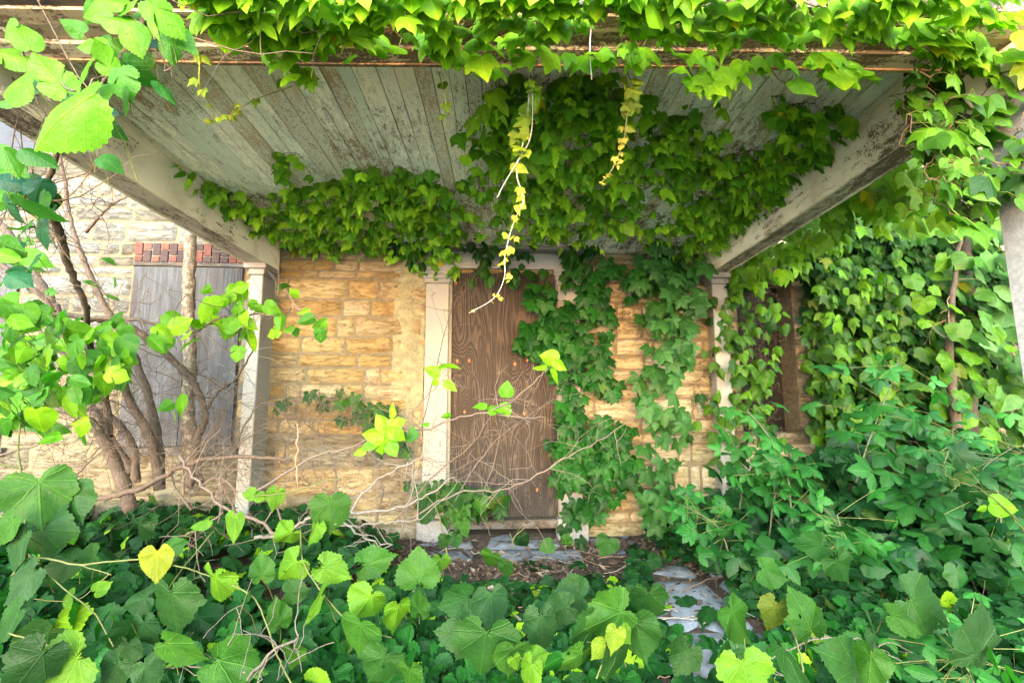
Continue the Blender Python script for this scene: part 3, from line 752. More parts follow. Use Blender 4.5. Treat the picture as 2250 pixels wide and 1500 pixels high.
def petioles(mb, A, B, r=.0011, col=(.10,.13,.03), sag=.15):
    A = np.asarray(A); B = np.asarray(B)
    for a, b in zip(A, B):
        L = np.linalg.norm(a-b); mid = (a+b)/2+np.array([0,0,sag*L])
        mb.tube([a, mid, b], r, 3, col, cap=False)
def inpoly(x, y, poly):
    x = np.asarray(x); y = np.asarray(y); c = np.zeros(x.shape, bool); p = poly; j = len(p)-1
    for i in range(len(p)):
        xi, yi = p[i]; xj, yj = p[j]
        with np.errstate(divide='ignore', invalid='ignore'):
            q = ((yi > y) != (yj > y)) & (x < (xj-xi)*(y-yi)/(yj-yi+1e-12)+xi)
        c ^= q; j = i
    return c
def samp(poly, n, clump=None, thr=.4):
    P = np.array(poly); lo, hi = P.min(0), P.max(0); out = np.zeros((0,2))
    for _ in range(60):
        q = rs.uniform(lo, hi, (n*2,2)); k = inpoly(q[:,0], q[:,1], poly)
        if clump: k &= fbm(q[:,0]/clump, q[:,1]/clump, len(poly))*1.05 > thr+.15*(rs.rand(len(q))-.5)
        out = np.vstack([out, q[k]])
        if len(out) >= n: break
    return out[:n]
def pal(a, b, n, p=1.0):
    t = rs.rand(n,1)**p; return (np.array(a)*(1-t)+np.array(b)*t)*rs.uniform(.82,1.18,(n,1))
LIME, BRIGHT, MID, DARK, COOL = (.085,.19,.004), (.044,.128,.004), (.016,.066,.005), (.006,.032,.004), (.014,.062,.009)
_o = (.20,.36,.012), (.12,.27,.012), (.075,.19,.014), (.036,.115,.014), (.045,.15,.035)
CI0, CI1, CI2 = (.06,.19,.012), (.13,.34,.014), (.24,.46,.02)  # ceiling ivy tints, brightened to stand in for light missing under the porch
def web(mb, P, r, col, maxlen=.35, n=5, jit=.15, cap=600):
    """vine stems: each point joined to its nearest already joined neighbour"""
    P = np.asarray(P)[:cap]; m = len(P)
    if m < 3: return
    done = [0]; best = np.linalg.norm(P-P[0], axis=1); par = np.zeros(m, int); left = set(range(1, m))
    while left:
        i = min(left, key=lambda q: best[q]); left.discard(i)
        L = best[i]
        if L < maxlen:
            a, b = P[par[i]], P[i]; t = np.linspace(0,1,4)[:,None]; pp = a*(1-t)+b*t
            pp[1:3] += rs.normal(0, jit*L, (2,3)); mb.tube(pp, r*rs.uniform(.5,1.3), n, np.array(col)*rs.uniform(.7,1.25), cap=False)
        d = np.linalg.norm(P-P[i], axis=1); k = d < best; best[k] = d[k]; par[k] = i
def hang(n, out=(0,-1,0), spread=.35, lift=.55, droop=1.0):
    """tips down, faces outward and up a little"""
    T = np.array([0,0,-droop])+np.array(out)*.35+rs.normal(0, spread, (n,3))*np.array([1,.6,.5])
    Nn = np.array(out)*1.0+np.array([0,0,lift])+rs.normal(0, .33, (n,3)); return T, Nn
VEG = []
def plant(name, label, cat, base, parts, group=None):
    """parts: list of (name, MB in world coordinates, material)"""
    base = np.asarray(base, float); r_ = thing(name, label, cat, tuple(base), 0, group)
    lv = [p for p in parts if p[0] == 'leaves' and p[1].n]; pt = [p for p in parts if p[0] == 'petioles' and p[1].n]
    if lv and pt:               # every leaf keeps its stalk
        a, b = lv[0][1], pt[0][1]
        for l_ in b.l: a.l.append(l_+a.n)
        a.v += b.v; a.t += b.t; a.uv += b.uv; a.c += b.c; a.mi += [q*0+1 for q in b.mi]; a.n += b.n
        parts = [p for p in parts if p[0] not in ('leaves','petioles')]+[('leaves', a, [lv[0][2], pt[0][2]])]
    for nm, m_, mat in parts:
        if m_.n == 0: continue
        for q in range(len(m_.v)): m_.v[q] = m_.v[q]-base
        m_.build(nm, mat, r_)
    VEG.append(r_); return r_

BROWN = (.10,.058,.035); GREY = (.24,.215,.18); RED = (.16,.08,.05)
# ---------------- ivy on the front beam
def beam_ivy(polys, n, y_of, size, cols, label, base, extra=None, dead=60):
    L = MB(); S = MB(); PT=[]
    for poly, w_, cl, th in polys:
        q = samp(poly, int(n*w_), cl, th); m = len(q)
        if not m: continue
        Yd = y_of(q[:,0], q[:,1], m)
        P = at(q[:,0], q[:,1], Yd)
        T, Nn = hang(m, (0,-1,0), .42, .55); T[:,1] -= .15
        sz = rs.uniform(size[0], size[1], m)*rs.choice([1,1,.8,.6],m)
        low = np.clip((q[:,1]-120)/90, 0, 1)[:,None]; c = pal(cols[0], cols[1], m, .8)*(1-low*.0)
        P0 = P-unit(T)*sz[:,None]*.45
        put(L, T_IVY, P0, T, Nn, sz, c)
        A = P0+np.stack([rs.normal(0,.02,m), rs.uniform(.02,.07,m), rs.uniform(.01,.06,m)],-1)
        petioles(S, A, P0, .0012, (.15,.19,.03)); PT.append(A)
    PT = np.vstack(PT); web(S, PT[rs.permutation(len(PT))], .0024, BROWN, .4, 5)
    return L, S
FR = [([(450,60),(640,70),(760,110),(900,60),(1010,90),(1100,80),(1230,110),(1400,90),(1480,60),(1480,130),(1400,150),(1240,140),(1000,170),(960,160),(900,110),(760,140),(690,190),(600,165),(520,130)],.15,60,.33)]
yb = lambda x, y, m: np.clip(np.minimum(1.19/np.tan(np.arctan((750-y)/F)+PITCH), 1.66)-.07, 1.12, 1.60)-np.abs(rs.normal(0,.04,m))
L, S = beam_ivy([([(380,-60),(1500,-60),(1500,70),(1380,70),(1300,55),(1200,78),(1000,70),(900,50),(780,80),(640,72),(520,65),(430,40)],1,90,.20),
                 ([(520,70),(620,80),(690,130),(760,85),(900,70),(960,130),(1000,130),(1010,70)],.10,None,0),
                 ([(570,90),(650,95),(640,150),(600,150)],.02,None,0)]+FR, 440, yb, (.055,.10), ((.06,.175,.005), (.15,.31,.008)), '', None)
plant('ivy_vine', 'thick bright green ivy draped along the left and middle of the front beam', 'ivy', (0,1.5,2.3), [('leaves',L,M['ivy']),('woody_vine',S,M['twig'])], 'ivy growing over the porch')
L, S = beam_ivy([([(1480,-60),(2300,-60),(2300,200),(2150,160),(2000,100),(1850,95),(1700,100),(1560,90),(1480,80)],1,110,.33),
                 ([(1490,110),(1600,150),(1700,130),(1860,120),(1960,150),(1870,190),(1780,200),(1720,150),(1640,170),(1600,205),(1500,190)],.16,None,0)], 300, yb, (.055,.10), ((.06,.175,.005), (.15,.31,.008)), '', None)
plant('ivy_vine', 'bright ivy spilling over the right half of the front beam, bare wood showing', 'ivy', (1.1,1.55,2.3), [('leaves',L,M['ivy']),('woody_vine',S,M['twig'])], 'ivy growing over the porch')
# heavy ivy round the right-hand column
def col_y(x, y, m): return rs.uniform(1.42, 2.0, m)
L, S = beam_ivy([([(2030,120),(2300,100),(2300,470),(2220,455),(2160,520),(2100,480),(2080,380),(2010,330),(1990,230)],1,None,0)], 330, col_y, (.06,.10), (DARK, BRIGHT), '', None)
plant('ivy_vine', 'deep green ivy wrapped round the head of the grey column', 'ivy', (1.8,1.6,1.9), [('leaves',L,M['ivy']),('woody_vine',S,M['twig'])], 'ivy growing over the porch')

# ---------------- ivy on the plank ceiling
def ceil_ivy(label, polys, n, size, cols, base, off=(.01,.14), tm=None, webn=400, wl_=.45, dead=0, deadpoly=None):
    L = MB(); S = MB(); PT=[]
    for poly, w_, cl, th in polys:
        q = samp(poly, int(n*w_), cl, th); m = len(q)
        if not m: continue
        P = ceil_at(q[:,0], q[:,1])
        # never beyond the wall
        v = (P-W0)@VD; P = P+np.where(v > -.03, -.03-v, 0)[:,None]*VD[None]
        x_, y_ = q[:,0], q[:,1]; hit = v > -.03
        if hit.any():
            u_, z_ = wl(x_[hit], y_[hit], -.05); P[hit] = wp(u_, -.05, z_)
        A = P.copy(); d_ = rs.uniform(off[0], off[1], m); P = P+np.stack([rs.normal(0,.015,m), -d_*.45, -d_*.8],-1)
        T, Nn = hang(m, (0,-1,0), .48, .30); Nn = Nn+rs.normal(0,.28,(m,3))
        sz = rs.uniform(size[0], size[1], m)*rs.choice([1,1,.7,.5], m)
        c = pal(cols[0], cols[1], m, 1.7)*(.45+.75*np.clip(fbm(q[:,0]/28,q[:,1]/28,4)*2.2-.6,0,1))[:,None]**.5
        P0 = P-unit(T)*sz[:,None]*.4
        put(L, tm or T_IVYS, P0, T, Nn, sz, c); petioles(S, A+(P0-A)*.25, P0, .0009, (.14,.18,.03)); PT.append(A+np.array([0,-.004,-.008]))
    PT = np.vstack(PT); web(S, PT[rs.permutation(len(PT))], .0018, BROWN, wl_, 4, .22, webn)
    if deadpoly:
        q = samp(deadpoly, dead); P = ceil_at(q[:,0], q[:,1]); v = (P-W0)@VD; k = v < -.03
        web(S, P[k]+np.array([0,-.003,-.006]), .0022, (.12,.075,.05), .5, 4, .3)
        P2 = P[k][rs.permutation(k.sum())]; web(S, P2+np.array([0,-.003,-.012]), .0018, (.20,.12,.08), .5, 4, .35)
    plant('ivy_vine', label, 'ivy', base, [('leaves',L,M['ivy']),('woody_vine',S,M['twig'])], 'ivy growing over the porch')
ceil_ivy('small-leaved ivy band creeping where the ceiling meets the golden wall', [
    ([(370,400),(450,385),(520,410),(600,440),(690,400),(740,372),(830,355),(960,372),(1010,420),(1030,520),(1010,600),(940,600),(900,565),(820,552),(760,550),(680,545),(620,560),(560,520),(470,465),(400,440)],1,60,.30),
    ([(600,420),(760,380),(980,400),(1020,480),(1000,560),(760,540),(640,520),(560,480)],.5,None,0),
    ([(345,330),(420,360),(430,400),(360,385)],.05,None,0), ([(590,330),(665,325),(670,380),(640,430),(600,390)],.05,None,0)], 520, (.055,.10), (CI0, CI2), (-.6,3.6,2.4), dead=260, deadpoly=[(480,430),(1010,400),(1050,545),(600,530)])
ceil_ivy('dense hanging curtain of dark ivy covering the middle of the ceiling', [
    ([(1075,165),(1330,160),(1400,190),(1420,300),(1400,420),(1420,505),(1300,525),(1150,520),(1060,510),(1020,420),(1010,270),(1060,220)],1,70,.28),
    ([(1090,170),(1330,165),(1390,330),(1380,510),(1180,500),(1080,420)],.9,None,0)], 330, (.07,.115), (CI0, CI2), (.2,3.0,2.5), off=(.02,.22), tm=T_IVY, dead=200, deadpoly=[(1020,380),(1420,380),(1450,560),(1000,560)])
ceil_ivy('patchy ivy with bare brown runners on the right side of the ceiling', [
    ([(1420,180),(1520,230),(1640,200),(1860,230),(1830,330),(1760,420),(1690,480),(1600,560),(1500,590),(1420,540)],1,75,.42),
    ([(1640,330),(1860,300),(1740,440),(1640,520),(1560,560),(1480,560)],.5,None,0), ([(1420,260),(1500,250),(1530,360),(1430,380)],.15,None,0)], 560, (.05,.10), (CI0, CI2), (1.2,3.2,2.5), off=(.01,.16), tm=T_IVY, webn=600, dead=420, deadpoly=[(1400,300),(1750,330),(1720,430),(1560,580),(1350,560)])
# leaves reaching over the right side beam and outside of it
L = MB(); S = MB(); PT=[]
for poly, m, Y0, Y1 in (([(1740,470),(1960,370),(2040,400),(2010,440),(1880,500),(1760,600),(1640,640),(1600,600),(1680,520)],210,2.4,3.7), ([(1900,380),(2080,330),(2110,480),(1940,520)],55,2.1,3.0), ([(1420,0),(1421,1),(1420,1)],0,2,3)):
    if m == 0: continue
    q = samp(poly, m); Y_ = rs.uniform(Y0, Y1, m); Y_ = np.clip(1.93*F/np.maximum(q[:,0]-1112, 50)*rs.uniform(.98,1.15,m), 1.9, 4.2)
    P = at(q[:,0], q[:,1], Y_); T, Nn = hang(m, (-.3,-1,0), .35, .6); sz = rs.uniform(.08,.125,m)
    P0 = P-unit(T)*sz[:,None]*.4; put(L, T_IVY, P0, T, Nn, sz, pal(BRIGHT, LIME, m)); A = P0+np.stack([rs.normal(0,.03,m), rs.uniform(0,.05,m), rs.uniform(.03,.12,m)],-1)
    petioles(S, A, P0, .0013, (.15,.19,.03)); PT.append(A)
PT = np.vstack(PT); web(S, PT, .0022, BROWN, .5)
plant('ivy_vine', 'lime green ivy sprays hanging below the outside of the right beam', 'ivy', (1.9,3.0,2.1), [('leaves',L,M['ivy']),('woody_vine',S,M['twig'])], 'ivy growing over the porch')

# ---------------- pendant shoots in front of the ceiling
def strand(label, path, leaves, rcol, lcols, sizes, every, seed_=0):
    P = at(*np.array(path, float).T); P = smooth_path(P, 8); S = MB(); L = MB()
    S.tube(P, np.linspace(.0028,.0010,len(P)), 5, rcol)
    n_ = len(P)
    for k in range(2, n_-1, every):
        t = k/n_; s_ = sizes[0]*(1-t)+sizes[1]*t; m = rs.randint(1, leaves+1)
        c = np.array(lcols[0])*(1-t)+np.array(lcols[1])*t
        T, Nn = hang(m, (0,-1,0), .5, .3); T = T+rs.choice([-1,1],(m,1))*CR[None]*.6
        put(L, T_IVY, P[k]+rs.normal(0,.012,(m,3)), T, Nn, s_*rs.uniform(.7,1.2,m), c*rs.uniform(.85,1.15,(m,1)))
    return L, S
L, S = strand('', [(1165,175,1.72),(1160,240,1.75),(1150,310,1.78),(1135,380,1.8),(1150,440,1.8),(1128,490,1.82),(1110,560,1.85),(1108,610,1.86),(1085,655,1.88),(1030,688,1.9)], 3, (.32,.30,.26), ((.09,.20,.01),(.26,.21,.03)), (.055,.011), 4)
P = smooth_path(at(*np.array([(1160,160,1.72),(1170,215,1.72),(1166,300,1.75),(1140,350,1.78),(1110,400,1.8),(1092,435,1.8)]).T), 5); S.tube(P, .0018, 5, (.36,.34,.32))
plant('hanging_vine', 'long pale shoot with yellow leaves dangling in front of the brown door top', 'vine', P[0], [('leaves',L,M['ivy']),('woody_vine',S,M['twig'])])
L, S = strand('', [(1375,150,1.75),(1392,200,1.75),(1380,240,1.78),(1372,300,1.8),(1360,340,1.82),(1340,380,1.83),(1320,402,1.84)], 2, (.25,.24,.1), ((.16,.25,.02),(.34,.26,.05)), (.055,.010), 3)
plant('hanging_vine', 'short yellow-green shoot dangling right of the long one below the beam', 'vine', at(1375,150,1.75), [('leaves',L,M['ivy']),('woody_vine',S,M['twig'])])
S = MB(); P = smooth_path(at(*np.array([(1310,-30,1.4),(1306,20,1.45),(1299,60,1.48),(1296,110,1.5),(1300,175,1.5)]).T), 5); S.tube(P, .0022, 5, (.42,.41,.42)); 
plant('dry_vine', 'bare whitish vine stem hanging straight down over the beam', 'vine', P[0], [('woody_vine',S,M['twig'])])
for k, pth in enumerate(([(425,70,1.55),(438,130,1.6),(440,190,1.65),(470,240,1.8),(490,265,1.85),(560,215,1.9)], [(640,190,1.8),(560,220,1.9),(510,250,1.95),(455,275,2.0)], [(965,160,1.75),(980,230,1.8),(975,300,1.85)])):
    L, S = strand('', pth, 1, (.2,.23,.04), ((.10,.19,.015),(.16,.25,.02)), (.045,.02), 5)
    plant('hanging_vine', ['thin yellowish runner looping below the beam at the left of the ceiling','thin pale tendril reaching left across the ceiling planks','leafy tip hanging below the beam left of the dark curtain'][k], 'vine', at(*pth[0]), [('leaves',L,M['ivy']),('woody_vine',S,M['stem'])])

# ---------------- creeper around the door and on the wall
def wall_vine(name, label, cat, polys, n, size, cols, tm, mat, off, base, wb=500, r=.002, wcol=BROWN, dead=None, deadn=0, spread=.4, grp='creepers climbing the house wall', v0=-.04, lift=.55):
    L = MB(); S = MB(); PT=[]
    for poly, w_, cl, th in polys:
        q = samp(poly, int(n*w_), cl, th); m = len(q)
        if not m: continue
        d_ = rs.uniform(off[0], off[1], m)
        u_, z_ = wl(q[:,0], q[:,1], v0); A = wp(u_, v0, z_)
        P = A-VD[None]*d_[:,None]; dd = (P-CAM); P = CAM+dd*((np.linalg.norm(A-CAM,axis=1)-d_)/np.linalg.norm(dd,axis=1))[:,None] if False else P
        T, Nn = hang(m, -VD, spread, lift); sz = rs.uniform(size[0], size[1], m)
        P0 = P-unit(T)*sz[:,None]*.3; put(L, tm, P0, T, Nn, sz, pal(cols[0], cols[1], m, 1.2)); petioles(S, A*.4+P0*.6+np.array([0,0,.01]), P0, .0010, (.10,.10,.04)); PT.append(A)
    if dead:
        q = samp(dead, deadn); u_, z_ = wl(q[:,0], q[:,1], v0+.01); A = wp(u_, v0+.01, z_)
        web(S, A, .0016, (.05,.034,.022), .5, 4, .35); web(S, A[rs.permutation(len(A))]*1.0-VD*.01, .0013, (.065,.045,.03), .6, 4, .4)
    PT = np.vstack(PT); web(S, PT[rs.permutation(len(PT))], r, wcol, .5, 5, .15, wb)
    plant(name, label, cat, base, [('leaves',L,mat),('woody_vine',S,M['twig'])], grp)
wall_vine('creeper_vine', 'five-leaved dark green creeper cascading down the right side of the door', 'creeper', [
    ([(1230,600),(1310,590),(1400,575),(1500,590),(1520,640),(1400,650),(1340,690),(1330,760),(1350,830),(1380,930),(1385,1060),(1320,1110),(1300,1150),(1240,1140),(1230,1060),(1215,960),(1230,880),(1200,800),(1140,770),(1130,740),(1180,730),(1210,690),(1170,640),(1230,620)],1,42,.40),
    ([(1130,730),(1200,690),(1260,700),(1280,800),(1200,810),(1140,770)],.16,None,0), ([(1210,960),(1380,930),(1380,1050),(1210,1060)],.16,None,0),
    ([(1155,640),(1210,635),(1200,690),(1160,680)],.03,None,0)], 400, (.07,.118), ((.003,.030,.003),(.010,.068,.006)), T_CREEP, M['creeper'], (.03,.22), wp(.6,-.1,.1))
wall_vine('ivy_vine', 'dark ivy fringe hanging over the white lintel above the door', 'ivy', [
    ([(870,520),(1000,530),(1300,545),(1300,600),(1250,640),(1180,640),(1100,625),(1000,635),(970,600),(900,590),(860,560)],1,55,.45)], 110, (.06,.10), (DARK,MID), T_IVYS, M['ivy'], (.06,.24), wp(.0,-.1,2.2), grp='creepers climbing the house wall')
wall_vine('creeper_vine', 'pale green creeper streamers hanging in front of the wall right of the door', 'creeper', [
    ([(1400,560),(1500,580),(1510,680),(1490,800),(1460,830),(1480,930),(1440,1000),(1480,1100),(1430,1160),(1380,1120),(1400,1000),(1380,860),(1410,760),(1380,640)],1,60,.33)], 170, (.08,.13), (COOL,(.02,.085,.018)), T_CREEP, M['creeper'], (.10,.5), wp(1.2,-.2,.1), r=.0016)
wall_vine('ivy_vine', 'ivy and bare brown runners over the right-hand porch post', 'ivy', [
    ([(1560,620),(1640,610),(1700,700),(1690,800),(1660,870),(1680,960),(1600,1000),(1550,960),(1570,860),(1520,800),(1530,700)],1,70,.36), ([(1500,880),(1560,860),(1560,960),(1480,960)],.08,None,0)], 150, (.065,.11), (DARK,BRIGHT), T_IVYS, M['ivy'], (.10,.35), wp(1.85,-.2,.1), dead=[(1280,580),(1640,570),(1720,700),(1700,800),(1640,840),(1560,960),(1480,800),(1300,700)], deadn=420)
# wall to the right, smothered
wall_vine('ivy_vine', 'ivy sheet smothering the stone wall to the right of the dark doorway', 'ivy', [
    ([(1760,640),(1700,580),(1850,420),(2020,330),(2250,330),(2160,500),(2120,700),(2100,960),(1900,1000),(1790,960),(1760,860),(1770,780),(1750,700)],1,120,.30),
    ([(1780,560),(1960,440),(2120,400),(2120,760),(2080,960),(1900,940),(1860,760)],.8,None,0)], 1900, (.07,.115), (DARK,MID), T_IVYS, M['ivy'], (.02,.40), wp(3.2,-.2,.1), wb=700, r=.003,
    dead=[(1620,610),(1820,620),(1850,800),(1880,960),(1640,960)], deadn=520)
wall_vine('ivy_vine', 'loose ivy trailing between the dark doorway and the thick wall ivy', 'ivy', [
    ([(1725,560),(1860,480),(1900,700),(1900,990),(1760,1000),(1745,860),(1740,760),(1730,660)],1,50,.33)], 430, (.07,.12), (DARK,BRIGHT), T_IVYS, M['ivy'], (.1,.6), wp(2.6,-.2,.1), wb=300, r=.002)
wall_vine('grape_vine', 'broad-leaved vine climbing over the ivy near the far corner of the wall', 'vine', [
    ([(1960,560),(2120,520),(2180,700),(2190,900),(2080,980),(2000,900),(1950,760)],1,90,.36)], 190, (.12,.19), (MID,(.045,.125,.03)), T_GRAPES, M['grape'], (.3,.9), wp(3.6,-.5,.1), r=.004)
# ------------------------------------------------------------------ trees and branches
def limb(mb, path, col=(1,1,1), n=9, k=6, wob=.006, rf=1.0):
    """path rows: px, py, Y, radius in photo pixels"""
    p = np.array(path, float); P = at(p[:,0], p[:,1], p[:,2]); r = p[:,3]*p[:,2]/F*rf
    Q = smooth_path(np.column_stack([P, r]), k); Q[1:-1,:3] += rs.normal(0, wob*.5, (len(Q)-2,3))
    rr = np.maximum(Q[:,3], .0012)*(1+.07*np.sin(np.arange(len(Q))*1.7))
    mb.tube(Q[:,:3], rr, n, col); return Q
def twigs(mb, Q, n, L=(.12,.45), r=.0028, col=GREY, depth=2, up=.25, ends=None, t0=.2):
    for _ in range(n):
        k = rs.randint(int(len(Q)*t0), len(Q)); p = Q[k,:3].copy(); d = unit(rs.normal(0,1,3)+np.array([0,0,up])); l = rs.uniform(*L); m = 6
        rad = r*rs.uniform(.6,1.2); pts=[p.copy()]
        for s_ in range(m):
            d = unit(d+rs.normal(0,.22,3)); p = p+d*l/m; pts.append(p.copy())
        pts = np.array(pts); mb.tube(pts, np.linspace(rad,.0009,len(pts)), 4, np.array(col)*rs.uniform(.7,1.2), cap=False)
        if ends is not None: ends.append((pts[-1], d))
        if depth > 1: twigs(mb, np.column_stack([pts, pts[:,0]]), rs.randint(1,4), (L[0]*.4, L[1]*.45), r*.6, col, depth-1, up, ends)
def hero(mb, tm, rows, cols, jitter=.25, face=1.0, sc=1.0, stem=None, scol=(.06,.08,.015)):
    """rows: centre px, centre py, length px, tip angle in degrees (0 right, 90 up, 270 down), depth, colour"""
    for x, y, ln, a, Y_, c in rows:
        a = math.radians(a); T = CR*math.cos(a)+CU*math.sin(a)+CB*rs.uniform(-.35,.35)
        Nn = CB*face+CU*.35+rs.normal(0, jitter, 3); s_ = ln*Y_/F*sc; P = at(x, y, Y_)
        T = unit(T); b = P-T*s_*.45
        put(mb, tm, b[None], T[None], Nn[None], s_, np.array(cols[c])*rs.uniform(.88,1.12))
        if stem is not None:
            e = b-CU*s_*.75-CB*s_*.45+rs.normal(0,.015,3); stem.tube([e,(e+b)/2-CB*s_*.12,b], .0013, 4, scol, cap=False)
MC = {'l': (.085,.22,.006), 'b': (.045,.155,.006), 'm': (.022,.10,.008), 'd': (.005,.034,.006), 'c': (.008,.052,.018), 'y': (.1,.18,.01)}

# left multi-stemmed mulberry
B = MB(); BR = MB(); LV = MB(); TW = MB(); LS = MB()
stems = [
 [(352,1075,3.6,17),(347,967,3.6,15),(320,850,3.58,13),(283,760,3.55,12),(230,673,3.5,11),(200,610,3.5,10),(173,543,3.5,9),(152,470,3.5,8),(143,400,3.45,7),(133,347,3.4,6),(120,250,3.3,5)],
 [(350,1075,3.5,17),(333,967,3.5,15),(290,890,3.45,14),(257,823,3.4,13),(213,807,3.35,9),(180,780,3.3,7)],
 [(415,1070,3.45,14),(433,967,3.4,13),(450,910,3.35,12),(430,847,3.3,12),(397,807,3.25,12),(350,767,3.2,12),(300,727,3.15,12),(250,707,3.1,12),(200,700,3.05,11),(120,690,3.0,8),(20,700,2.9,5)],
 [(290,1120,3.3,22),(262,1040,3.3,21),(233,977,3.3,18),(207,933,3.3,15),(160,907,3.3,12),(100,890,3.3,9),(20,850,3.2,6)],
 [(300,1060,3.55,14),(290,973,3.55,12),(233,903,3.5,11),(200,870,3.5,9),(160,800,3.4,7),(60,700,3.3,5)],
 [(290,1040,3.6,18),(220,930,3.6,18),(160,790,3.6,19),(127,693,3.6,16),(103,647,3.6,15),(77,603,3.6,15),(40,543,3.6,14),(7,500,3.6,14),(-60,430,3.6,12)],
 [(130,700,3.5,8),(100,660,3.4,8),(40,610,3.4,10),(-20,560,3.4,9)],
]
TR = [MB() for _ in stems]; Qs = [limb(b_, s_, rf=.62) for b_, s_ in zip(TR, stems)]; BRS = []
up_ = [[(190,680,2.6,9),(187,667,2.5,9),(167,623,2.4,10),(147,577,2.3,11),(135,520,2.2,12),(118,480,2.1,12),(93,443,2.0,11),(105,400,1.9,9),(123,350,1.8,8),(143,293,1.7,8),(187,247,1.6,7),(233,177,1.45,7),(263,133,1.35,7),(283,107,1.3,7),(317,57,1.25,5),(326,0,1.2,5),(330,-60,1.15,4)],
       [(187,667,2.5,8),(200,760,2.9,9),(230,860,3.3,10),(240,960,3.4,11)],
       [(93,443,2.0,7),(60,435,2.0,5),(0,425,2.0,4)], [(93,443,2.0,7),(60,410,2.0,6),(20,400,2.0,4)],
       [(190,510,3.4,5),(215,480,3.3,4),(240,455,3.3,3),(283,430,3.3,2)],
       [(200,700,3.0,6),(280,700,2.9,6),(350,712,2.8,5),(420,730,2.7,4),(480,700,2.6,3),(560,690,2.55,3),(640,680,2.5,2),(700,700,2.5,1.5)],
       [(450,905,3.35,5),(480,860,3.3,4),(520,830,3.2,3),(560,760,3.1,2)],
       [(130,1110,3.2,8),(220,1095,3.1,8),(300,1075,3.0,8),(370,1040,2.9,7),(440,1012,2.9,7),(540,1003,2.9,6),(640,1010,2.9,4)]]
for s_ in up_: BRS.append(MB()); Qs.append(limb(BRS[-1], s_, (1.0,.95,.9), 8, rf=.7))
for q in Qs: twigs(TW, q, 15, (.1,.6), .0032, (.10,.075,.055), 2, .15)
for q in Qs[-3:-1]: twigs(TW, q, 10, (.1,.3), .002, (.22,.19,.16), 2, .1)
rows=[]
R_ = lambda x, y, a=0, b=0: None
crop = lambda L_, s_=3, ox=0, oy=500: [(x/s_+ox, y/s_+oy) for x, y in L_]
for (x, y) in crop([(1355,410),(1400,610),(1550,400),(1550,530),(1440,480),(1580,700),(1500,670),(1640,740),(1680,525),(1640,640),(1230,700),(1080,770),(1130,600),(1400,510),(1330,560),(1500,460),(1580,440),(1300,620),(1180,640),(1250,745),(1020,760),(1070,690),(1460,650),(1530,630),(1600,590)]):
    rows.append((x, y, rs.uniform(38,62), rs.choice([200,250,280,320,30]), rs.uniform(2.4,2.75), rs.choice(list('llb'))))
for (x, y) in crop([(1870,400),(1940,440),(1820,490),(1850,620),(1900,660),(1800,690),(2000,550),(2020,610),(2100,630),(2110,710),(1950,690),(1780,530)]):
    rows.append((x, y, rs.uniform(25,48), rs.choice([200,270,300,330]), rs.uniform(2.3,2.5), rs.choice(list('lbm'))))
rows += [(521,775,42,270,2.5,'b'),(393,888,58,250,2.6,'b'),(365,893,40,210,2.65,'m'),(382,915,30,265,2.6,'l'),(83,925,76,262,2.0,'l'),(150,1180,50,270,2.1,'m')]
q = samp([(0,600),(110,690),(235,690),(285,740),(275,830),(170,880),(190,960),(130,970),(60,930),(0,950)], 190, 50, .33)
for x, y in q: rows.append((x, y, rs.uniform(42,72), rs.choice([170,200,230,260,300,340]), rs.uniform(1.9,2.9), rs.choice(list('lbbmmm'))))
q = samp([(0,330),(70,360),(110,420),(110,520),(60,600),(0,640)], 26)
for x, y in q: rows.append((x, y, rs.uniform(50,95), rs.choice([200,240,300,340]), rs.uniform(1.5,2.0), rs.choice(list('bmc'))))
for p_ in ((60,690),(170,700),(250,650),(200,620),(110,640),(90,560),(85,590),(70,570),(240,570),(60,530),(100,530),(250,620)):
    rows.append((*p_, 30, rs.choice([200,340,270]), 3.0, 'm'))
hero(LV, T_MULB, rows, MC, .45, .8, .8, LS)
plant('mulberry_tree', 'many-stemmed brown mulberry leaning over the grey boarded window', 'tree', at(300,1075,3.5)*np.array([1,1,0]), [('trunk',b_,M['bark']) for b_ in TR]+[('branch',b_,M['bark']) for b_ in BRS]+[('twig_sprays',TW,M['twig']),('leaves',LV,M['mulberry']),('petioles',LS,M['stem'])])
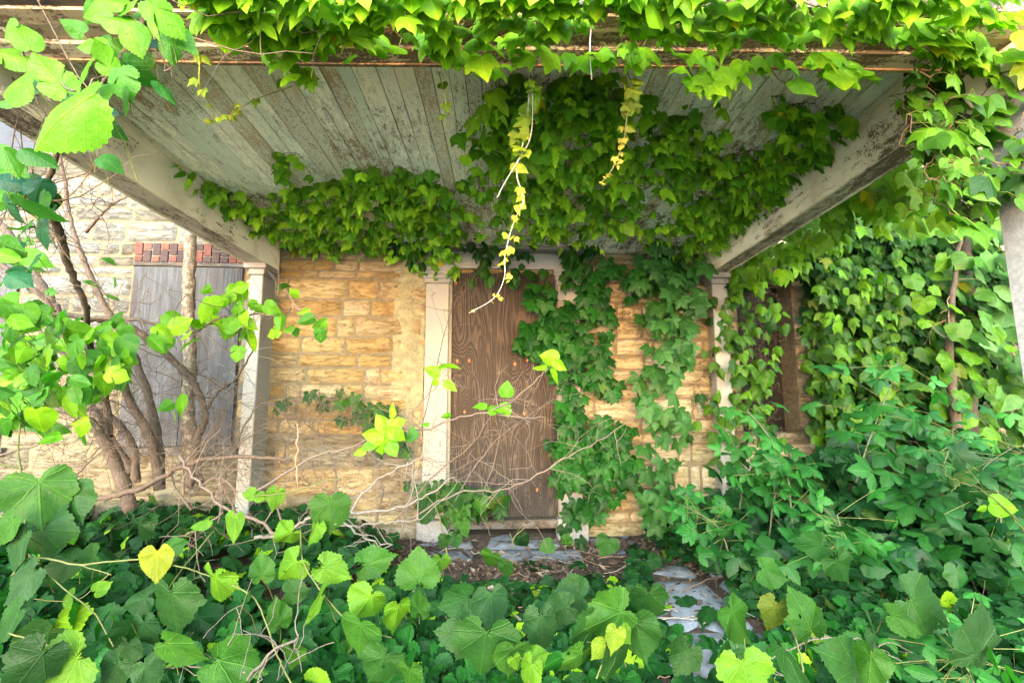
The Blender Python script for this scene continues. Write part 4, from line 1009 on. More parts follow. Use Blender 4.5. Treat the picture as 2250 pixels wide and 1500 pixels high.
# big close leaves in the top left corner, on their own branch of a nearer sapling
B = MB(); B2 = MB(); LV = MB(); LS = MB(); TW = MB()
q1 = limb(B2, [(-120,-40,1.0,8),(-60,60,1.0,7),(-20,110,1.0,5),(3,60,1.0,4),(60,130,1.02,3),(110,170,1.0,3),(165,200,.9,3)], (.8,1.0,.6))
q2 = limb(B, [(330,-80,1.2,7),(317,40,1.22,6),(283,108,1.25,6),(262,135,1.27,6),(255,190,1.3,4)], (1,.9,.85)); twigs(TW, q2, 5, (.05,.16), .0022, (.22,.13,.08), 1)
rows = [(128,248,215,207,.74,'l'),(30,190,125,180,.85,'l'),(110,160,115,125,.95,'l'),(55,78,75,105,1.0,'l'),(180,155,80,250,1.1,'l'),(250,45,80,165,1.2,'l'),(235,130,66,100,1.2,'l'),(235,110,70,250,1.25,'b'),
 (290,80,75,290,1.15,'l'),(210,20,75,180,1.2,'l'),(250,5,70,160,1.2,'l'),(360,35,95,320,1.1,'l'),(390,75,80,330,1.15,'b'),(345,50,65,270,1.2,'l'),(200,95,62,185,1.2,'l'),(300,160,80,315,1.25,'m'),(365,200,62,315,1.2,'m'),
 (268,180,75,285,1.2,'b'),(268,220,62,255,1.2,'b'),(215,200,80,30,1.15,'b'),(185,215,70,350,1.2,'m'),(235,245,45,355,1.3,'c'),(250,285,48,325,1.35,'m'),(240,355,50,335,1.4,'m'),(180,318,60,180,1.4,'b'),(140,310,55,170,1.4,'m'),
 (10,60,60,260,1.0,'l'),(25,125,80,340,1.0,'l'),(15,220,60,200,1.3,'b'),(70,180,70,200,1.1,'m'),(150,200,60,320,1.2,'c'),(375,110,60,285,1.2,'b'),(300,30,60,200,1.25,'b'),(330,90,50,330,1.2,'c'),(80,340,75,340,1.4,'m'),(30,400,60,350,1.5,'c'),(80,470,95,330,1.4,'m'),(60,400,70,10,1.5,'c'),(20,350,70,300,1.4,'b'),(190,20,60,230,1.25,'b'),(280,10,60,20,1.2,'l'),(160,60,55,150,1.3,'b'),(310,130,55,200,1.3,'b')]
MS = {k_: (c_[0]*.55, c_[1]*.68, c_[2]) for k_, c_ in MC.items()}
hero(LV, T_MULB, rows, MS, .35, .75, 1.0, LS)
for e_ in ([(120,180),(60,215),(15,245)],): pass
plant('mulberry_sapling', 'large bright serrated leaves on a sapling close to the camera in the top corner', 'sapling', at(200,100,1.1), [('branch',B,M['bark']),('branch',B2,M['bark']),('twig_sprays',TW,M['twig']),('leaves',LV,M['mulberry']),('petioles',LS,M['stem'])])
# straight pale trunk in front of the window board
B = MB(); TW = MB()
q = limb(B, [(428,1080,3.75,19),(420,980,3.75,16),(412,900,3.75,14),(418,800,3.75,13.5),(414,700,3.75,13),(416,600,3.75,13),(420,515,3.78,12.5),(424,430,3.8,12),(432,300,3.85,11),(440,100,3.9,10)], (1,1,1), 12, 8, .003)
twigs(TW, q, 7, (.1,.4), .003, (.25,.2,.14), 2, .1, None, .0)
plant('young_tree', 'single straight mottled trunk standing before the grey window board', 'tree', at(420,1075,3.75)*np.array([1,1,0]), [('trunk',B,M['palebark']),('twig_sprays',TW,M['twig'])])
# dark trunk wrapped in vines at the far right
for k, (pth, lb) in enumerate((([(2135,1160,3.8,18),(2122,1050,3.8,15),(2105,960,3.8,12),(2092,850,3.8,10),(2085,760,3.8,8),(2095,640,3.8,6),(2105,560,3.8,5),(2120,480,3.8,4)],'thin brown vine-wrapped trunk nearest the house corner'),
                      ([(2150,1150,3.9,20),(2135,1000,3.95,15),(2130,880,4.0,14),(2120,780,4.0,13),(2128,640,4.0,11),(2110,420,4.0,9)],'taller brown trunk just behind the vine-wrapped one'),
                      ([(2170,1130,4.8,12),(2155,980,4.8,10),(2150,850,4.8,9),(2160,700,4.8,8),(2140,500,4.8,7)],'slim dark sapling trunk right of the two brown trunks'))):
    B = MB(); TW = MB(); LV = MB(); q = limb(B, pth, (.6,.6,.55), 9); twigs(TW, q, 8, (.15,.6), .004, (.16,.11,.07), 2, .1)
    e_ = q[rs.randint(3, len(q), 90),:3]+rs.normal(0,.2,(90,3)); T, Nn = hang(90, (0,-1,0), .5, .6); put(LV, T_GRAPES, e_, T, Nn, rs.uniform(.08,.14,90), pal(DARK, BRIGHT, 90))
    plant('slender_tree', lb, 'tree', q[0,:3]*np.array([1,1,0]), [('trunk',B,M['bark']),('twig_sprays',TW,M['twig']),('leaves',LV,M['ivy'])], 'slender trunks at the house corner')

# ------------------------------------------------------------------ woods beyond the corner
wd = MB(); n_ = 9000
Xw = rs.uniform(5.2, 24, n_); Yw = rs.uniform(5.0, 20, n_); Zw = rs.uniform(.1, 7.5, n_)
k = fbm(Xw*.9, Zw*.9+Yw*.5, 4) > .40; P = np.stack([Xw,Yw,Zw],-1)[k]; m = len(P)
T, Nn = hang(m, (-.3,-1,0), .7, .7); c = pal(DARK, LIME, m, 1.6); put(wd, T_IVYS, P, T, Nn, rs.uniform(.14,.30,m), c)
Xw = rs.uniform(4.7, 7.5, 2600); Yw = rs.uniform(3.6, 7.5, 2600); Zw = rs.uniform(.1, 3.8, 2600); P = np.stack([Xw,Yw,Zw],-1); T, Nn = hang(2600, (-.3,-1,0), .7, .7)
put(wd, T_IVYS, P, T, Nn, rs.uniform(.08,.16,2600), pal(DARK, BRIGHT, 2600, 1.2))
for _ in range(40):
    x = rs.uniform(5.5,22); y = rs.uniform(6,19); p = np.array([(x+rs.normal(0,.15),y,z) for z in (0,2,4,6,8)]); wd.tube(p, np.linspace(.10,.04,5)*rs.uniform(.5,1.3), 7, (.08,.055,.035))
tag(wd.build('woods', M['ivy']), kind='stuff')
# dense green bank that closes the view right of the house
bk = MB(); n_ = 5000
Xw = rs.uniform(24, 40, n_); Yw = rs.uniform(-6, 34, n_); Zw = rs.uniform(0, 13, n_); T, Nn = hang(n_, (-.6,-.8,0), .7, .7); put(bk, T_IVYS, np.stack([Xw,Yw,Zw],-1), T, Nn, rs.uniform(.5,1.1,n_), pal(DARK, BRIGHT, n_, 1.3))
Xw = rs.uniform(-30, 40, n_); Yw = rs.uniform(22, 36, n_); Zw = rs.uniform(0, 13, n_); T, Nn = hang(n_, (0,-1,0), .7, .7); put(bk, T_IVYS, np.stack([Xw,Yw,Zw],-1), T, Nn, rs.uniform(.5,1.1,n_), pal(DARK, BRIGHT, n_, 1.3))
tag(bk.build('distant_woods', M['ivy']), kind='stuff')

# ------------------------------------------------------------------ ground cover
INC = [(-200,1060),(120,1090),(260,1120),(420,1070),(560,1045),(700,1060),(800,1100),(860,1170),(960,1215),(1060,1240),(1200,1225),(1330,1180),(1420,1130),(1460,1000),(1560,930),(1700,900),(1900,930),(2100,950),(2500,950),(2500,1800),(-200,1800)]
EXC = [([(905,1150),(1330,1150),(1420,1175),(1440,1215),(1380,1200),(1360,1250),(1200,1265),(1080,1265),(960,1250),(880,1210)],.95),
       ([(1435,1238),(1560,1225),(1600,1250),(1590,1300),(1500,1300),(1455,1290)],.97),([(1540,1315),(1690,1335),(1700,1400),(1600,1400),(1530,1370)],.93),([(1470,1330),(1540,1350),(1560,1420),(1500,1420)],.9),([(1445,1425),(1560,1430),(1600,1500),(1440,1500)],.9),
       ([(120,1290),(230,1270),(260,1340),(150,1370)],.7),([(430,1180),(560,1180),(560,1240),(430,1240)],.7),([(750,1230),(800,1200),(860,1290),(760,1310)],.6),([(545,1255),(660,1245),(720,1290),(660,1320),(560,1320)],.92),([(400,1290),(450,1260),(440,1400),(400,1420),(330,1330)],.75),([(560,1380),(650,1360),(650,1460),(540,1430)],.8),([(40,1400),(90,1400),(120,1500),(40,1500)],.6),([(210,1150),(420,1190),(300,1240),(180,1200)],.6),([(880,1430),(960,1410),(960,1480),(900,1480)],.8),([(1200,1200),(1330,1190),(1300,1250),(1150,1240)],.6)]
def cover(n, Y0, Y1, hgt, size, cols, tm, inc=INC, exc=EXC, X=None, tilt=.45, face=.35, pxr=(55,100)):
    Y_ = rs.uniform(Y0, Y1, n); X_ = rs.uniform(-1.15, 1.15, n)*Y_*1.05 if X is None else rs.uniform(X[0], X[1], n)*1.0
    H = hgt(X_, Y_); z = gh(X_, Y_)+H*rs.uniform(.12,1,n)**.8; P = np.stack([X_,Y_,z],-1)
    x, y = proj(P); k = inpoly(x, y, inc)
    for poly, pr_ in exc:
        po = np.array(poly, float); po = po.mean(0)+(po-po.mean(0))*(1.3 if poly[0][0] > 1400 else 1.12)+np.array([0,12]); k &= ~(inpoly(x, y, po) & (rs.rand(n) < pr_+.03))
    k &= fbm(x/70, y/45, 8)+rs.uniform(-.12,.12,n) > .30
    P = P[k]; x = x[k]; m = len(P); hz = z[k]
    a = rs.uniform(0, 2*PI, m); T = np.stack([np.cos(a)*.9, np.sin(a)*.6-.35, rs.uniform(-.75,.10,m)],-1)
    Nn = np.stack([rs.normal(0,tilt,m), rs.normal(-face,tilt,m), np.ones(m)],-1)
    s_ = rs.uniform(size[0], size[1], m)*rs.choice([1,1,.75,.55], m); s_ = np.minimum(s_, P[:,1]*rs.uniform(*pxr,m)/F)
    rel = np.clip((z[k]-gh(P[:,0],P[:,1]))/np.maximum(H[k], .05), 0, 1)[:,None]
    c = pal(cols[0], cols[1], m, 1.5); lime = (rs.rand(m) < .05)[:,None]; c = np.where(lime, np.array(LIME)*rs.uniform(.8,1.1,(m,1)), c)
    P0 = P-unit(T)*s_[:,None]*.4
    return P0, T, Nn, s_, c
hL = lambda X, Y: .02+.06*fbm(X*2,Y*2,3)+.30*np.clip((-X-.3)/1.4,0,1)
hR = lambda X, Y: .02+.05*fbm(X*2,Y*2,3)+.32*np.clip((X-.9)/1.2,0,1)*np.clip((Y-1.9)/1.2,0,1)
GL = MB(); GS = MB()
gm = (.0066,.042,.0055); gd = (.0030,.025,.0048); gb = (.007,.062,.006)
for args in ((6500,1.05,2.5,lambda X,Y: np.where(X<.3,hL(X,Y),hR(X,Y)),(.10,.165),(gd,gb),T_GRAPE), (8500,2.3,4.15,lambda X,Y: np.where(X<.3,hL(X,Y)*.8,hR(X,Y)),(.065,.125),(gd,gm),T_GRAPES)):
    P0,T,Nn,s_,c = cover(*args, pxr=(52,96) if args[2] < 3 else (36,66)); put(GL, args[6], P0, T, Nn, s_, c)
    A = P0-unit(T)*.03; A[:,2] = np.maximum(gh(A[:,0],A[:,1]), A[:,2]-.10); petioles(GS, A, P0, .0014, (.03,.028,.012), -.1)
tag(GL.build('ground_vine_leaves', M['grape']), kind='stuff'); tag(GS.build('ground_vine_stalks', M['stem']), kind='stuff')

# larger grape shoots rising out of the cover at the left, with young lime leaves
GC = {'l': (.026,.080,.003), 'b': (.0095,.044,.003), 'm': (.0055,.030,.0035), 'd': (.003,.018,.003), 'y': (.05,.10,.005), 's': (.0065,.030,.006)}
def grape(label, rows, canes, base, cat='vine'):
    L = MB(); S = MB(); ST = [MB() for _ in canes]
    for m_, c_ in zip(ST, canes): limb(m_, c_, (.042,.052,.012), 6, 6, .001, .62)
    hero(L, T_GRAPE, rows, GC, .30, .8, .82, S, (.05,.055,.015))
    plant('grape_vine', label, cat, base, [('leaves',L,M['grape']),('petioles',S,M['stem'])]+[('cane',m_,M['stem']) for m_ in ST], 'wild grape vines in the foreground')
grape('broad heart-shaped leaves on a tall shoot at the left edge', [(88,1098,125,285,1.7,'b'),(168,1105,92,300,1.75,'m'),(120,1165,110,355,1.7,'m'),(12,1165,80,240,1.6,'b'),(35,1215,110,250,1.6,'s'),(45,1285,95,235,1.55,'s'),(130,1145,60,330,1.8,'d'),(15,1370,95,230,1.4,'m'),(75,1420,110,225,1.4,'m')], [[(-10,1125,1.65,4),(20,1150,1.66,4),(48,1200,1.68,3),(90,1240,1.7,3)],[(45,930,1.9,3),(40,990,1.8,3),(50,1060,1.72,4),(55,1140,1.68,4),(60,1250,1.6,4)],[(0,1020,1.9,3),(30,1025,1.9,3),(48,1030,1.85,3)]], at(60,1400,1.6)*np.array([1,1,0]))
grape('lime leaves strung along a yellow cane crossing the lower left', [(475,1290,92,268,1.45,'l'),(345,1240,78,275,1.55,'l'),(515,1157,66,270,1.7,'l'),(440,1145,50,190,1.8,'l'),(515,1357,104,238,1.4,'b'),(380,1343,118,278,1.45,'m'),(310,1167,66,275,1.8,'d'),(610,1345,68,100,1.5,'b'),(300,1320,75,200,1.6,'s'),(275,1400,80,250,1.5,'s'),(320,1395,85,275,1.5,'s'),(280,1435,65,265,1.5,'s'),(385,1200,60,20,1.7,'b'),(225,1290,40,30,1.6,'l'),(145,1315,40,200,1.6,'l'),(190,1225,70,200,1.7,'m'),(130,1240,70,190,1.7,'m'),(370,1290,45,280,1.55,'m')],
  [[(25,1265,1.6,3),(60,1228,1.6,3.5),(110,1228,1.6,3.5),(170,1240,1.6,3.5),(240,1233,1.6,3),(310,1228,1.6,3)],[(170,1240,1.6,2),(245,1262,1.58,2)],[(310,1228,1.6,2.5),(400,1245,1.55,2.5),(440,1258,1.5,2.5),(510,1284,1.45,3),(560,1315,1.42,3),(585,1370,1.4,3),(610,1440,1.35,3),(640,1500,1.3,3)],[(470,1165,1.7,2),(400,1250,1.6,2.5),(360,1310,1.5,2.5)],[(80,1240,1.6,2.5),(150,1300,1.55,2.5),(210,1350,1.5,2.5),(250,1420,1.45,2.5)],[(75,1315,1.6,2),(130,1320,1.6,2),(180,1312,1.6,2),(240,1260,1.6,2)]], at(400,1400,1.5)*np.array([1,1,0]))
grape('pale young leaves hanging on a cane below the dead white branch', [(625,1180,74,215,1.6,'l'),(630,1250,84,222,1.5,'l'),(575,1245,66,95,1.55,'b'),(690,1335,92,238,1.4,'l'),(605,1097,56,255,1.8,'l'),(735,1255,80,335,1.45,'l'),(725,1130,88,272,1.6,'b'),(690,1170,60,245,1.6,'l'),(545,1085,34,180,1.8,'l'),(572,1090,32,350,1.8,'l'),(830,1230,84,12,1.55,'b'),(800,1330,76,235,1.4,'l'),(870,1355,84,258,1.35,'l'),(920,1245,86,95,1.5,'b'),(968,1240,40,270,1.6,'l'),(920,1325,60,90,1.5,'b'),(1002,1190,30,275,1.8,'m'),(830,1305,66,20,1.5,'b'),(650,1300,60,10,1.5,'m')],
  [[(660,1160,1.6,3),(665,1230,1.5,3),(700,1290,1.45,3),(745,1345,1.4,3),(800,1395,1.35,3)],[(560,1090,1.8,2),(640,1080,1.75,2),(700,1060,1.7,2),(750,1050,1.7,2)],[(908,1262,1.55,2.5),(908,1300,1.5,2.5)],[(770,1350,1.4,2),(800,1385,1.38,2.5),(860,1400,1.35,2.5)]], at(680,1400,1.5)*np.array([1,1,0]))
grape('largest toothed leaves at the bottom edge beside a lime shoot tip', [(1062,1430,125,262,1.15,'m'),(1010,1395,100,160,1.2,'m'),(1332,1360,118,200,1.2,'b'),(1290,1400,110,235,1.2,'m'),(1193,1390,104,275,1.25,'s'),(1125,1450,82,260,1.15,'b'),(1265,1460,92,240,1.15,'b'),(1365,1460,118,275,1.15,'m'),(1405,1400,110,285,1.25,'m'),(1350,1405,62,255,1.1,'y'),(1318,1430,50,225,1.12,'y'),(1375,1395,46,300,1.12,'l'),(1160,1485,80,250,1.1,'l'),(1180,1440,52,20,1.15,'l'),(1132,1455,40,285,1.12,'l'),(1082,1340,96,275,1.35,'s'),(1220,1340,92,200,1.35,'m'),(1250,1310,80,175,1.4,'m'),(1000,1320,82,190,1.4,'m'),(1430,1330,92,280,1.35,'m')],
  [[(1108,1395,1.2,3),(1150,1450,1.15,4),(1185,1500,1.1,4)],[(1340,1405,1.12,2.5),(1325,1450,1.12,2.5),(1310,1490,1.1,3)]], at(1150,1480,1.2)*np.array([1,1,0]))
grape('toothed leaves drooping over the bottom left corner', [(130,1470,118,212,1.25,'l'),(402,1432,112,330,1.3,'b'),(520,1455,118,350,1.3,'b'),(245,1480,80,240,1.3,'s'),(640,1445,74,260,1.35,'b'),(60,1480,130,240,1.2,'d'),(330,1480,70,300,1.3,'s'),(790,1400,92,262,1.3,'b'),(830,1470,98,240,1.25,'m'),(900,1490,80,270,1.2,'b')], [[(20,1390,1.3,3),(100,1415,1.3,3),(160,1440,1.3,3),(210,1480,1.3,3)]], at(250,1500,1.3)*np.array([1,1,0]))
grape('large dull leaves over the right edge of the bare flagstones', [(1625,1370,108,300,1.4,'b'),(1500,1450,80,235,1.3,'m'),(1600,1465,86,250,1.25,'m'),(1770,1345,100,100,1.35,'b'),(1700,1350,72,250,1.4,'b'),(1690,1330,58,160,1.45,'l'),(1935,1420,140,300,1.25,'s'),(1850,1450,130,150,1.2,'m'),(1750,1455,120,310,1.2,'m'),(1910,1465,86,260,1.15,'b'),(2160,1400,150,80,1.3,'s'),(2040,1340,120,330,1.4,'m'),(1990,1365,76,340,1.35,'b'),(1700,1260,66,340,1.7,'b'),(1850,1250,80,300,1.7,'m'),(1780,1195,70,190,1.8,'m'),(1640,1490,100,280,1.1,'l')],
  [[(1765,1500,1.2,4),(1762,1455,1.22,3.5),(1748,1405,1.25,3),(1738,1380,1.3,2)],[(1635,1400,1.4,2.5),(1640,1450,1.38,2.5)]], at(1760,1480,1.3)*np.array([1,1,0]))
grape('small sprouting vine rising in front of the door sill', [(978,1150,38,290,3.0,'b'),(1010,1135,36,265,3.0,'b'),(1020,1160,42,290,2.95,'b'),(940,1110,36,60,3.1,'m'),(935,1070,32,80,3.1,'b'),(1000,1185,42,270,2.9,'m'),(975,1190,34,240,2.9,'m'),(930,1140,30,200,3.1,'m'),(1005,1100,45,300,3.1,'m'),(1150,1190,40,300,2.9,'d'),(1200,1200,36,200,2.8,'b'),(1245,1185,30,80,2.8,'b'),(1075,1230,50,250,2.6,'b'),(1110,1250,50,260,2.5,'m'),(1240,1170,34,270,2.9,'d'),(1280,1195,34,300,2.9,'d'),(1330,1200,50,250,2.7,'m')],
  [[(985,1230,2.9,3),(975,1180,2.95,3),(960,1120,3.0,2.5),(930,1080,3.05,2)],[(1125,1205,2.8,2.5),(1130,1180,2.8,2),(1152,1160,2.8,1.5)],[(1128,1190,2.8,1.5),(1120,1170,2.8,1)]], at(985,1230,2.9)*np.array([1,1,0]))

# ------------------------------------------------------------------ undergrowth on the right: compound-leaved canes
def bramble(label, path, nl, size, cols, sp=.12):
    B = MB(); L = MB(); S = MB(); q = limb(B, path, (.045,.055,.03), 6, 7, .002, .65); m = nl
    k = rs.randint(len(q)//6, len(q), m); P = q[k,:3]+rs.normal(0, sp, (m,3))*np.array([1,.8,.6]); T, Nn = hang(m, (rs.uniform(-.5,.3),-1,0), .8, .9, .35)
    s_ = rs.uniform(size[0], size[1], m)*(1-.45*k/len(q)); P0 = P-unit(T)*s_[:,None]*.3
    c = pal(cols[0], cols[1], m, .9)*(1+.5*(k/len(q))[:,None]**3); put(L, T_THREE, P0, T, Nn, s_, c); petioles(S, q[k,:3], P0, .0012, (.10,.12,.035), .02)
    plant('bramble', label, 'shrub', q[0,:3]*np.array([1,1,0]), [('cane',B,M['stem']),('leaves',L,M['creeper']),('petioles',S,M['stem'])], 'bramble canes in the undergrowth')
RB = ((.005,.042,.007),(.012,.078,.010))
bramble('tall bramble cane arching up against the dark doorway', [(1690,1180,3.2,3),(1700,1100,3.2,3),(1715,1040,3.25,2.5),(1690,960,3.3,2.5),(1640,900,3.35,2)], 34, (.10,.17), RB)
bramble('bramble with a long pale stem leaning right toward the wall ivy', [(2000,1150,3.0,3.5),(2030,1080,3.0,3.5),(2065,1040,3.0,3),(2085,990,3.0,2.5),(2120,960,3.0,1.5)], 38, (.10,.16), RB)
bramble('bramble tip with fresh leaves in front of the ivy sheet', [(1880,1060,3.0,3),(1905,980,3.0,3),(1935,900,3.0,2.5),(1965,830,3.0,1.5),(1975,785,3.0,1)], 40, (.10,.15), RB)
bramble('low bramble at the foot of the right porch post', [(1625,1120,3.5,3),(1630,1060,3.5,3),(1620,1000,3.5,2.5),(1600,950,3.5,1.5)], 30, (.10,.16), RB)
bramble('bramble shoot standing alone left of the stone ledge', [(1740,1150,3.1,3),(1735,1080,3.1,2.5),(1725,1030,3.1,2),(1700,1000,3.1,1.5)], 30, (.10,.16), RB)
bramble('fine bramble beside the two brown trunks', [(2060,1140,3.1,3),(2075,1060,3.1,3),(2090,1000,3.1,2.5),(2095,930,3.1,1.5)], 36, (.09,.14), RB)
bramble('thick leafy bramble at the right edge below the column', [(2200,1160,2.6,3),(2190,1080,2.6,3),(2160,1030,2.6,2),(2230,980,2.7,1.5)], 46, (.09,.14), ((.004,.03,.007),(.009,.055,.010)), .16)
bramble('bramble cane drooping over the litter right of the slabs', [(1600,1210,3.0,3),(1580,1160,3.0,2.5),(1540,1130,3.0,2),(1500,1110,3.0,1.5)], 34, (.08,.13), RB)
bramble('young bramble stem among the broad leaves near the bottom right', [(1860,1230,2.4,3),(1850,1180,2.4,2.5),(1840,1130,2.4,1.5)], 26, (.09,.13), RB)
bramble('three-leaved sprig in the bottom right corner', [(2140,1500,1.4,3),(2120,1460,1.45,2.5),(2100,1430,1.5,2)], 34, (.06,.09), RB, .10)
U = MB(); US = MB(); m = 3000
Xu = rs.uniform(1.3, 4.6, m); Yu = rs.uniform(2.6, 4.35, m); hu = .25+.75*np.clip((Xu-1.4)/1.6,0,1)*np.clip((Yu-2.4)/1.2,0,1); zu = gh(Xu,Yu)+hu*rs.uniform(.1,1,m)**.7; P = np.stack([Xu,Yu,zu],-1)
x, y = proj(P); k = inpoly(x, y, [(1480,1010),(1560,960),(1660,960),(1760,1010),(1850,960),(1980,900),(2120,960),(2260,960),(2260,1250),(1480,1250)])&(fbm(x/60,y/60,6)+rs.uniform(-.1,.1,m) > .36)&(P[:,1] < 4.2+.055*P[:,0])
P = P[k]; m = len(P); T, Nn = hang(m, (-.2,-1,0), .7, 1.0, .45); s_ = rs.uniform(.07,.125,m); h_ = rs.rand(m) < .5
c = pal((.003,.024,.006),(.009,.058,.008), m, 1.1)
put(U, T_GRAPES, P[h_], T[h_], Nn[h_], s_[h_], c[h_]); put(U, T_THREE, P[~h_], T[~h_], Nn[~h_], s_[~h_]*1.1, c[~h_])
tag(U.build('undergrowth_leaves', M['creeper']), kind='stuff')

# ------------------------------------------------------------------ dead branches, dry shrubs, canes
def dead(name, label, paths, col, nt=6, tl=(.06,.25), cat='branch', base=None, tr=.0018, grp='dead branches lying in front of the wall', leaf=None, dep=2):
    B = []; TW = MB(); LV = MB(); LS = MB()
    for p in paths:
        B.append(MB()); q = limb(B[-1], p, np.array(col)*.8, 6, 5, .008, .56); twigs(TW, q, nt, tl, tr, col, dep, .1)
    if leaf: hero(LV, T_MULB, leaf, MC, .4, .8, 1.0, LS)
    pb = at(*paths[0][0][:3]); plant(name, label, cat, pb, [('limb',b_,M['twig']) for b_ in B]+[('twig_sprays',TW,M['twig']),('leaves',LV,M['mulberry']),('petioles',LS,M['stem'])], grp)
W_ = (.125,.112,.098)
dead('dead_branch', 'bleached forked dead branch in front of the golden wall', [[(560,1180,1.9,6),(610,1175,1.9,7),(660,1148,1.9,6),(700,1128,1.9,6),(770,1125,1.92,5),(870,1117,1.95,4),(940,1085,2.0,3),(1000,1047,2.0,1.5)],[(770,1125,1.92,4),(800,1080,1.95,4),(850,1040,2.0,3),(905,1015,2.0,3),(940,985,2.0,2)],[(700,1135,1.9,5),(760,1155,1.9,3.5),(830,1147,1.9,3),(880,1145,1.9,2.5),(925,1140,1.9,1.5)],[(745,1140,1.9,4),(780,1165,1.85,3.5),(820,1192,1.85,3.5),(862,1196,1.85,2)]], W_, 5)
dead('dead_branch', 'brown dead branch slanting down from the tree to the bleached one', [[(395,1000,2.2,5),(420,1040,2.15,5),(450,1075,2.1,5),(500,1120,2.0,6),(560,1140,1.95,6),(610,1175,1.9,7)],[(440,1065,2.1,2),(480,1050,2.1,2),(520,1080,2.1,2)],[(350,1180,2.0,2),(420,1170,2.0,2.5),(490,1125,2.0,3)]], (.10,.075,.058), 8, tr=.002)
dead('dead_branch', 'grey dead branch with a fork at the bottom left', [[(500,1520,1.3,5),(540,1490,1.3,5),(600,1430,1.3,5),(655,1398,1.3,4)],[(540,1475,1.3,4),(500,1465,1.32,3),(420,1463,1.35,3),(355,1470,1.35,2)],[(565,1500,1.3,2),(590,1450,1.3,2),(610,1418,1.3,1.5)]], (.075,.066,.058), 3)
dead('dead_branch', 'bleached sticks lying over the leaves at the bottom right', [[(1650,1460,1.5,2.5),(1720,1430,1.5,3),(1790,1405,1.5,3),(1860,1405,1.5,3),(1920,1418,1.5,2.5)],[(1850,1435,1.5,2),(1890,1415,1.5,2),(1930,1420,1.5,1.5)],[(1660,1480,1.5,1.5),(1670,1455,1.5,1.5)]], (.10,.097,.09), 3)
dead('mulberry_branch', 'long thin branch with lime leaf tufts crossing the door', [[(560,1080,2.3,5),(700,1000,2.4,4),(760,985,2.4,4),(860,940,2.5,4),(930,945,2.5,4),(1000,920,2.5,3.5),(1060,908,2.5,3),(1130,915,2.5,2.5),(1200,917,2.5,1.5)],[(1115,888,2.5,3.5),(1140,870,2.5,3),(1180,835,2.5,2.5),(1205,810,2.5,1.5)],[(1060,908,2.5,3),(1115,888,2.5,3)],[(868,940,2.5,3),(920,890,2.5,2.5),(955,855,2.5,2),(975,830,2.5,1.2)]], (.10,.08,.062), 5, (.08,.3), leaf=
  [(983,800,42,15,2.5,'l'),(950,815,36,160,2.5,'l'),(988,846,30,330,2.5,'l'),(955,840,20,200,2.5,'l'),(1207,787,42,170,2.5,'l'),(1187,805,30,180,2.5,'l'),(1230,800,36,330,2.5,'l'),(1213,828,36,285,2.5,'l'),(1113,857,34,85,2.5,'b'),(1057,890,28,170,2.5,'b'),(1090,897,38,15,2.5,'b'),(1110,900,32,290,2.5,'b'),
   (858,903,30,90,2.3,'l'),(840,930,40,120,2.3,'l'),(870,930,38,20,2.3,'l'),(823,950,44,170,2.3,'l'),(850,957,44,260,2.3,'l'),(873,953,36,330,2.3,'l'),(810,977,36,190,2.3,'b'),(840,983,34,270,2.3,'l'),(862,985,34,300,2.3,'b'),(907,953,26,90,2.4,'m'),(981,915,22,200,2.4,'b'),(935,932,18,180,2.4,'b'),(790,990,26,200,2.3,'l'),(905,958,30,30,2.4,'m')], grp=None)
dead('dry_shrub', 'tangle of thin leafless twigs at the foot of the golden wall', [[(620,1150,3.0,4),(600,1060,3.1,3),(640,960,3.2,2),(700,880,3.3,1)],[(700,1150,3.0,4),(740,1050,3.1,3),(700,960,3.2,2),(640,900,3.3,1)],[(820,1160,3.0,4),(840,1060,3.1,3),(800,960,3.3,2),(760,900,3.4,1)],[(880,1180,2.8,4),(905,1060,2.9,3),(935,900,3.0,2),(1000,640,3.6,1.2)],[(480,1150,3.2,5),(500,1020,3.2,4),(560,900,3.2,3),(600,890,3.2,3),(650,950,3.1,2.5),(700,1060,3.0,2)]], (.085,.068,.054), 32, (.12,.5), 'shrub', tr=.0018, grp='dry leafless shrubs', dep=3)
dead('dry_shrub', 'leafless arching canes below the brown door', [[(900,1140,2.6,3.5),(1000,1085,2.6,3.5),(1100,1075,2.6,3),(1180,1045,2.6,3),(1250,1000,2.6,2.5),(1330,960,2.7,2),(1430,890,2.8,1)],[(1000,1100,2.7,2),(1060,1000,2.8,2),(1140,930,2.9,1.5),(1230,870,3,1)],[(860,1150,2.7,3),(960,1040,2.7,2.5),(1050,960,2.8,2),(1100,850,2.9,1)]], (.10,.08,.062), 16, (.12,.4), 'shrub', tr=.0017, grp='dry leafless shrubs')
dead('dry_shrub', 'thorny brown thicket at the foot of the left window', [[(100,1140,3.0,4),(160,1050,3.0,3),(250,980,3.1,2),(330,1000,3.1,1)],[(420,1120,3.0,4),(380,1040,3.1,3),(460,960,3.2,2.5),(500,900,3.2,1.5)],[(0,1000,3.0,4),(120,960,3.0,3),(220,880,3.1,2),(300,900,3.2,1)],[(520,1130,3.1,4),(470,1000,3.1,3),(500,900,3.2,2)],[(20,800,3.2,4),(160,760,3.2,3),(250,800,3.2,2)]], (.085,.068,.054), 34, (.12,.45), 'shrub', tr=.002, grp='dry leafless shrubs', dep=3)
dead('vine_cane', 'upright reddish cane crossing in front of the left porch post foot', [[(655,1070,2.0,3),(652,1000,2.0,2.5),(653,935,2.0,2)]], (.24,.13,.08), 0, cat='stem', grp=None)
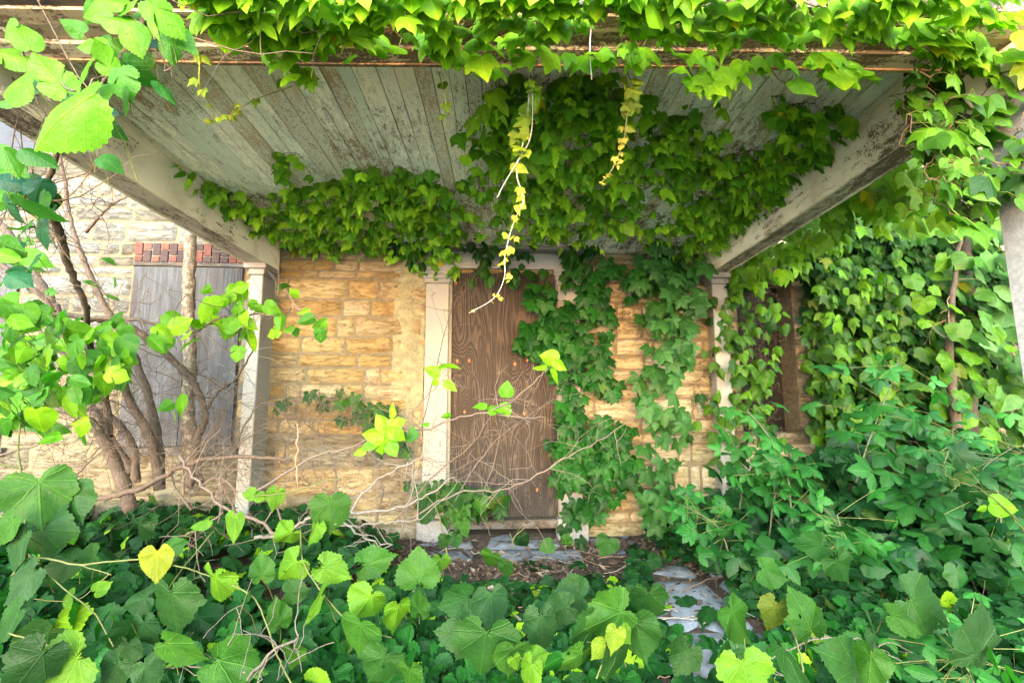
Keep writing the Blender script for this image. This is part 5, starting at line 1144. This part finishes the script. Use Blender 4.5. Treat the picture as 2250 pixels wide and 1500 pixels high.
dead('vine_cane', 'curled yellow-green tendril over the dark right edge', [[(2250,1170,2.0,3.5),(2200,1110,2.0,3),(2150,1070,2.0,2.5),(2110,1062,2.0,2),(2090,1080,2.0,1.5)],[(2130,1065,2.0,2),(2080,1045,2.0,2),(2070,1020,2.0,1)]], (.07,.09,.02), 0, cat='stem', grp=None, leaf=[(2205,1112,52,350,2.0,'l'),(2160,1118,20,200,2.0,'l')])
# dark climber sprig before the golden wall
wall_vine('creeper_vine', 'small dark creeper sprig low on the golden wall', 'creeper', [([(620,880),(740,860),(830,880),(880,900),(930,1000),(900,1040),(800,960),(700,900),(640,900)],1,40,.40)], 34, (.07,.10), (DARK,MID), T_CREEP, M['creeper'], (.05,.3), wp(-1.3,-.2,.1))
wall_vine('creeper_vine', 'green creeper leaves at the foot of the brown door', 'creeper', [([(900,1050),(1010,1060),(1100,1070),(1110,1120),(1010,1125),(960,1120),(900,1100)],1,None,0)], 46, (.08,.12), (DARK,MID), T_CREEP, M['creeper'], (.1,.35), wp(-.3,-.2,.1))

# ------------------------------------------------------------------ leaf litter
n_ = 36000; Xl = np.concatenate([rs.uniform(-4.5,4.5,n_//2), rs.uniform(-1.2,1.6,n_//4), rs.uniform(-1.6,.2,n_//4)]); Yl = np.concatenate([rs.uniform(1.0,4.4,n_//2), rs.uniform(2.6,4.3,n_//4), rs.uniform(1.4,2.8,n_//4)])
n_ = len(Xl); P = np.stack([Xl, Yl, np.maximum(gh(Xl,Yl),-.012)+rs.uniform(.001,.022,n_)],-1)
x, y = proj(P); k = (P[:,1] < 4.2+.055*P[:,0]); bare = gh(Xl,Yl) < -.02; k &= ~bare | (rs.rand(n_) < .16); P = P[k]; n_ = len(P)
a = rs.uniform(0,2*PI,n_); s1 = rs.uniform(.004,.016,n_)*rs.choice([1,1,.6,2.4],n_); s2 = s1*rs.uniform(.15,.8,n_); z1 = rs.normal(0,.35,n_); z2 = rs.normal(0,.4,n_)
A = np.stack([np.cos(a),np.sin(a),z1],-1)*s1[:,None]; Bv = np.stack([-np.sin(a),np.cos(a),z2],-1)*s2[:,None]; up3 = np.array([0,0,1])*s1[:,None]*.35
V = np.stack([P-A, P-Bv+up3*.2, P+A, P+Bv+up3], 1).reshape(-1,3)
pc = np.array([(.065,.038,.024),(.04,.026,.018),(.09,.065,.045),(.03,.021,.016),(.13,.105,.08),(.05,.034,.022)])[rs.randint(6,size=n_)]*rs.uniform(.7,1.2,(n_,1))
lt = MB(); lt.raw(V, (np.arange(n_)[:,None]*4+np.array([0,1,2,0,2,3])[None]).ravel(), np.full(n_*2,3), None, np.repeat(pc,4,axis=0))
tag(lt.build('leaf_litter', M['litter'], smooth=False), kind='stuff')
# loose sticks on the ground
sk = MB()
for _ in range(170):
    x = rs.uniform(-3.2,3); y = rs.uniform(1.5,4.1); a = rs.uniform(0,PI); L_ = rs.uniform(.08,.45); z = float(max(gh(x,y),-.012))
    t = np.linspace(-.5,.5,5); p = np.stack([x+np.cos(a)*L_*t, y+np.sin(a)*L_*t, z+.012+.02*rs.rand(5)],-1)+rs.normal(0,.006,(5,3)); sk.tube(p, rs.uniform(.0012,.004), 4, np.array(rs.choice([0,1]) and GREY or (.2,.13,.08))*rs.uniform(.7,1.2), cap=False)
tag(sk.build('ground_debris', M['twig']), kind='stuff')
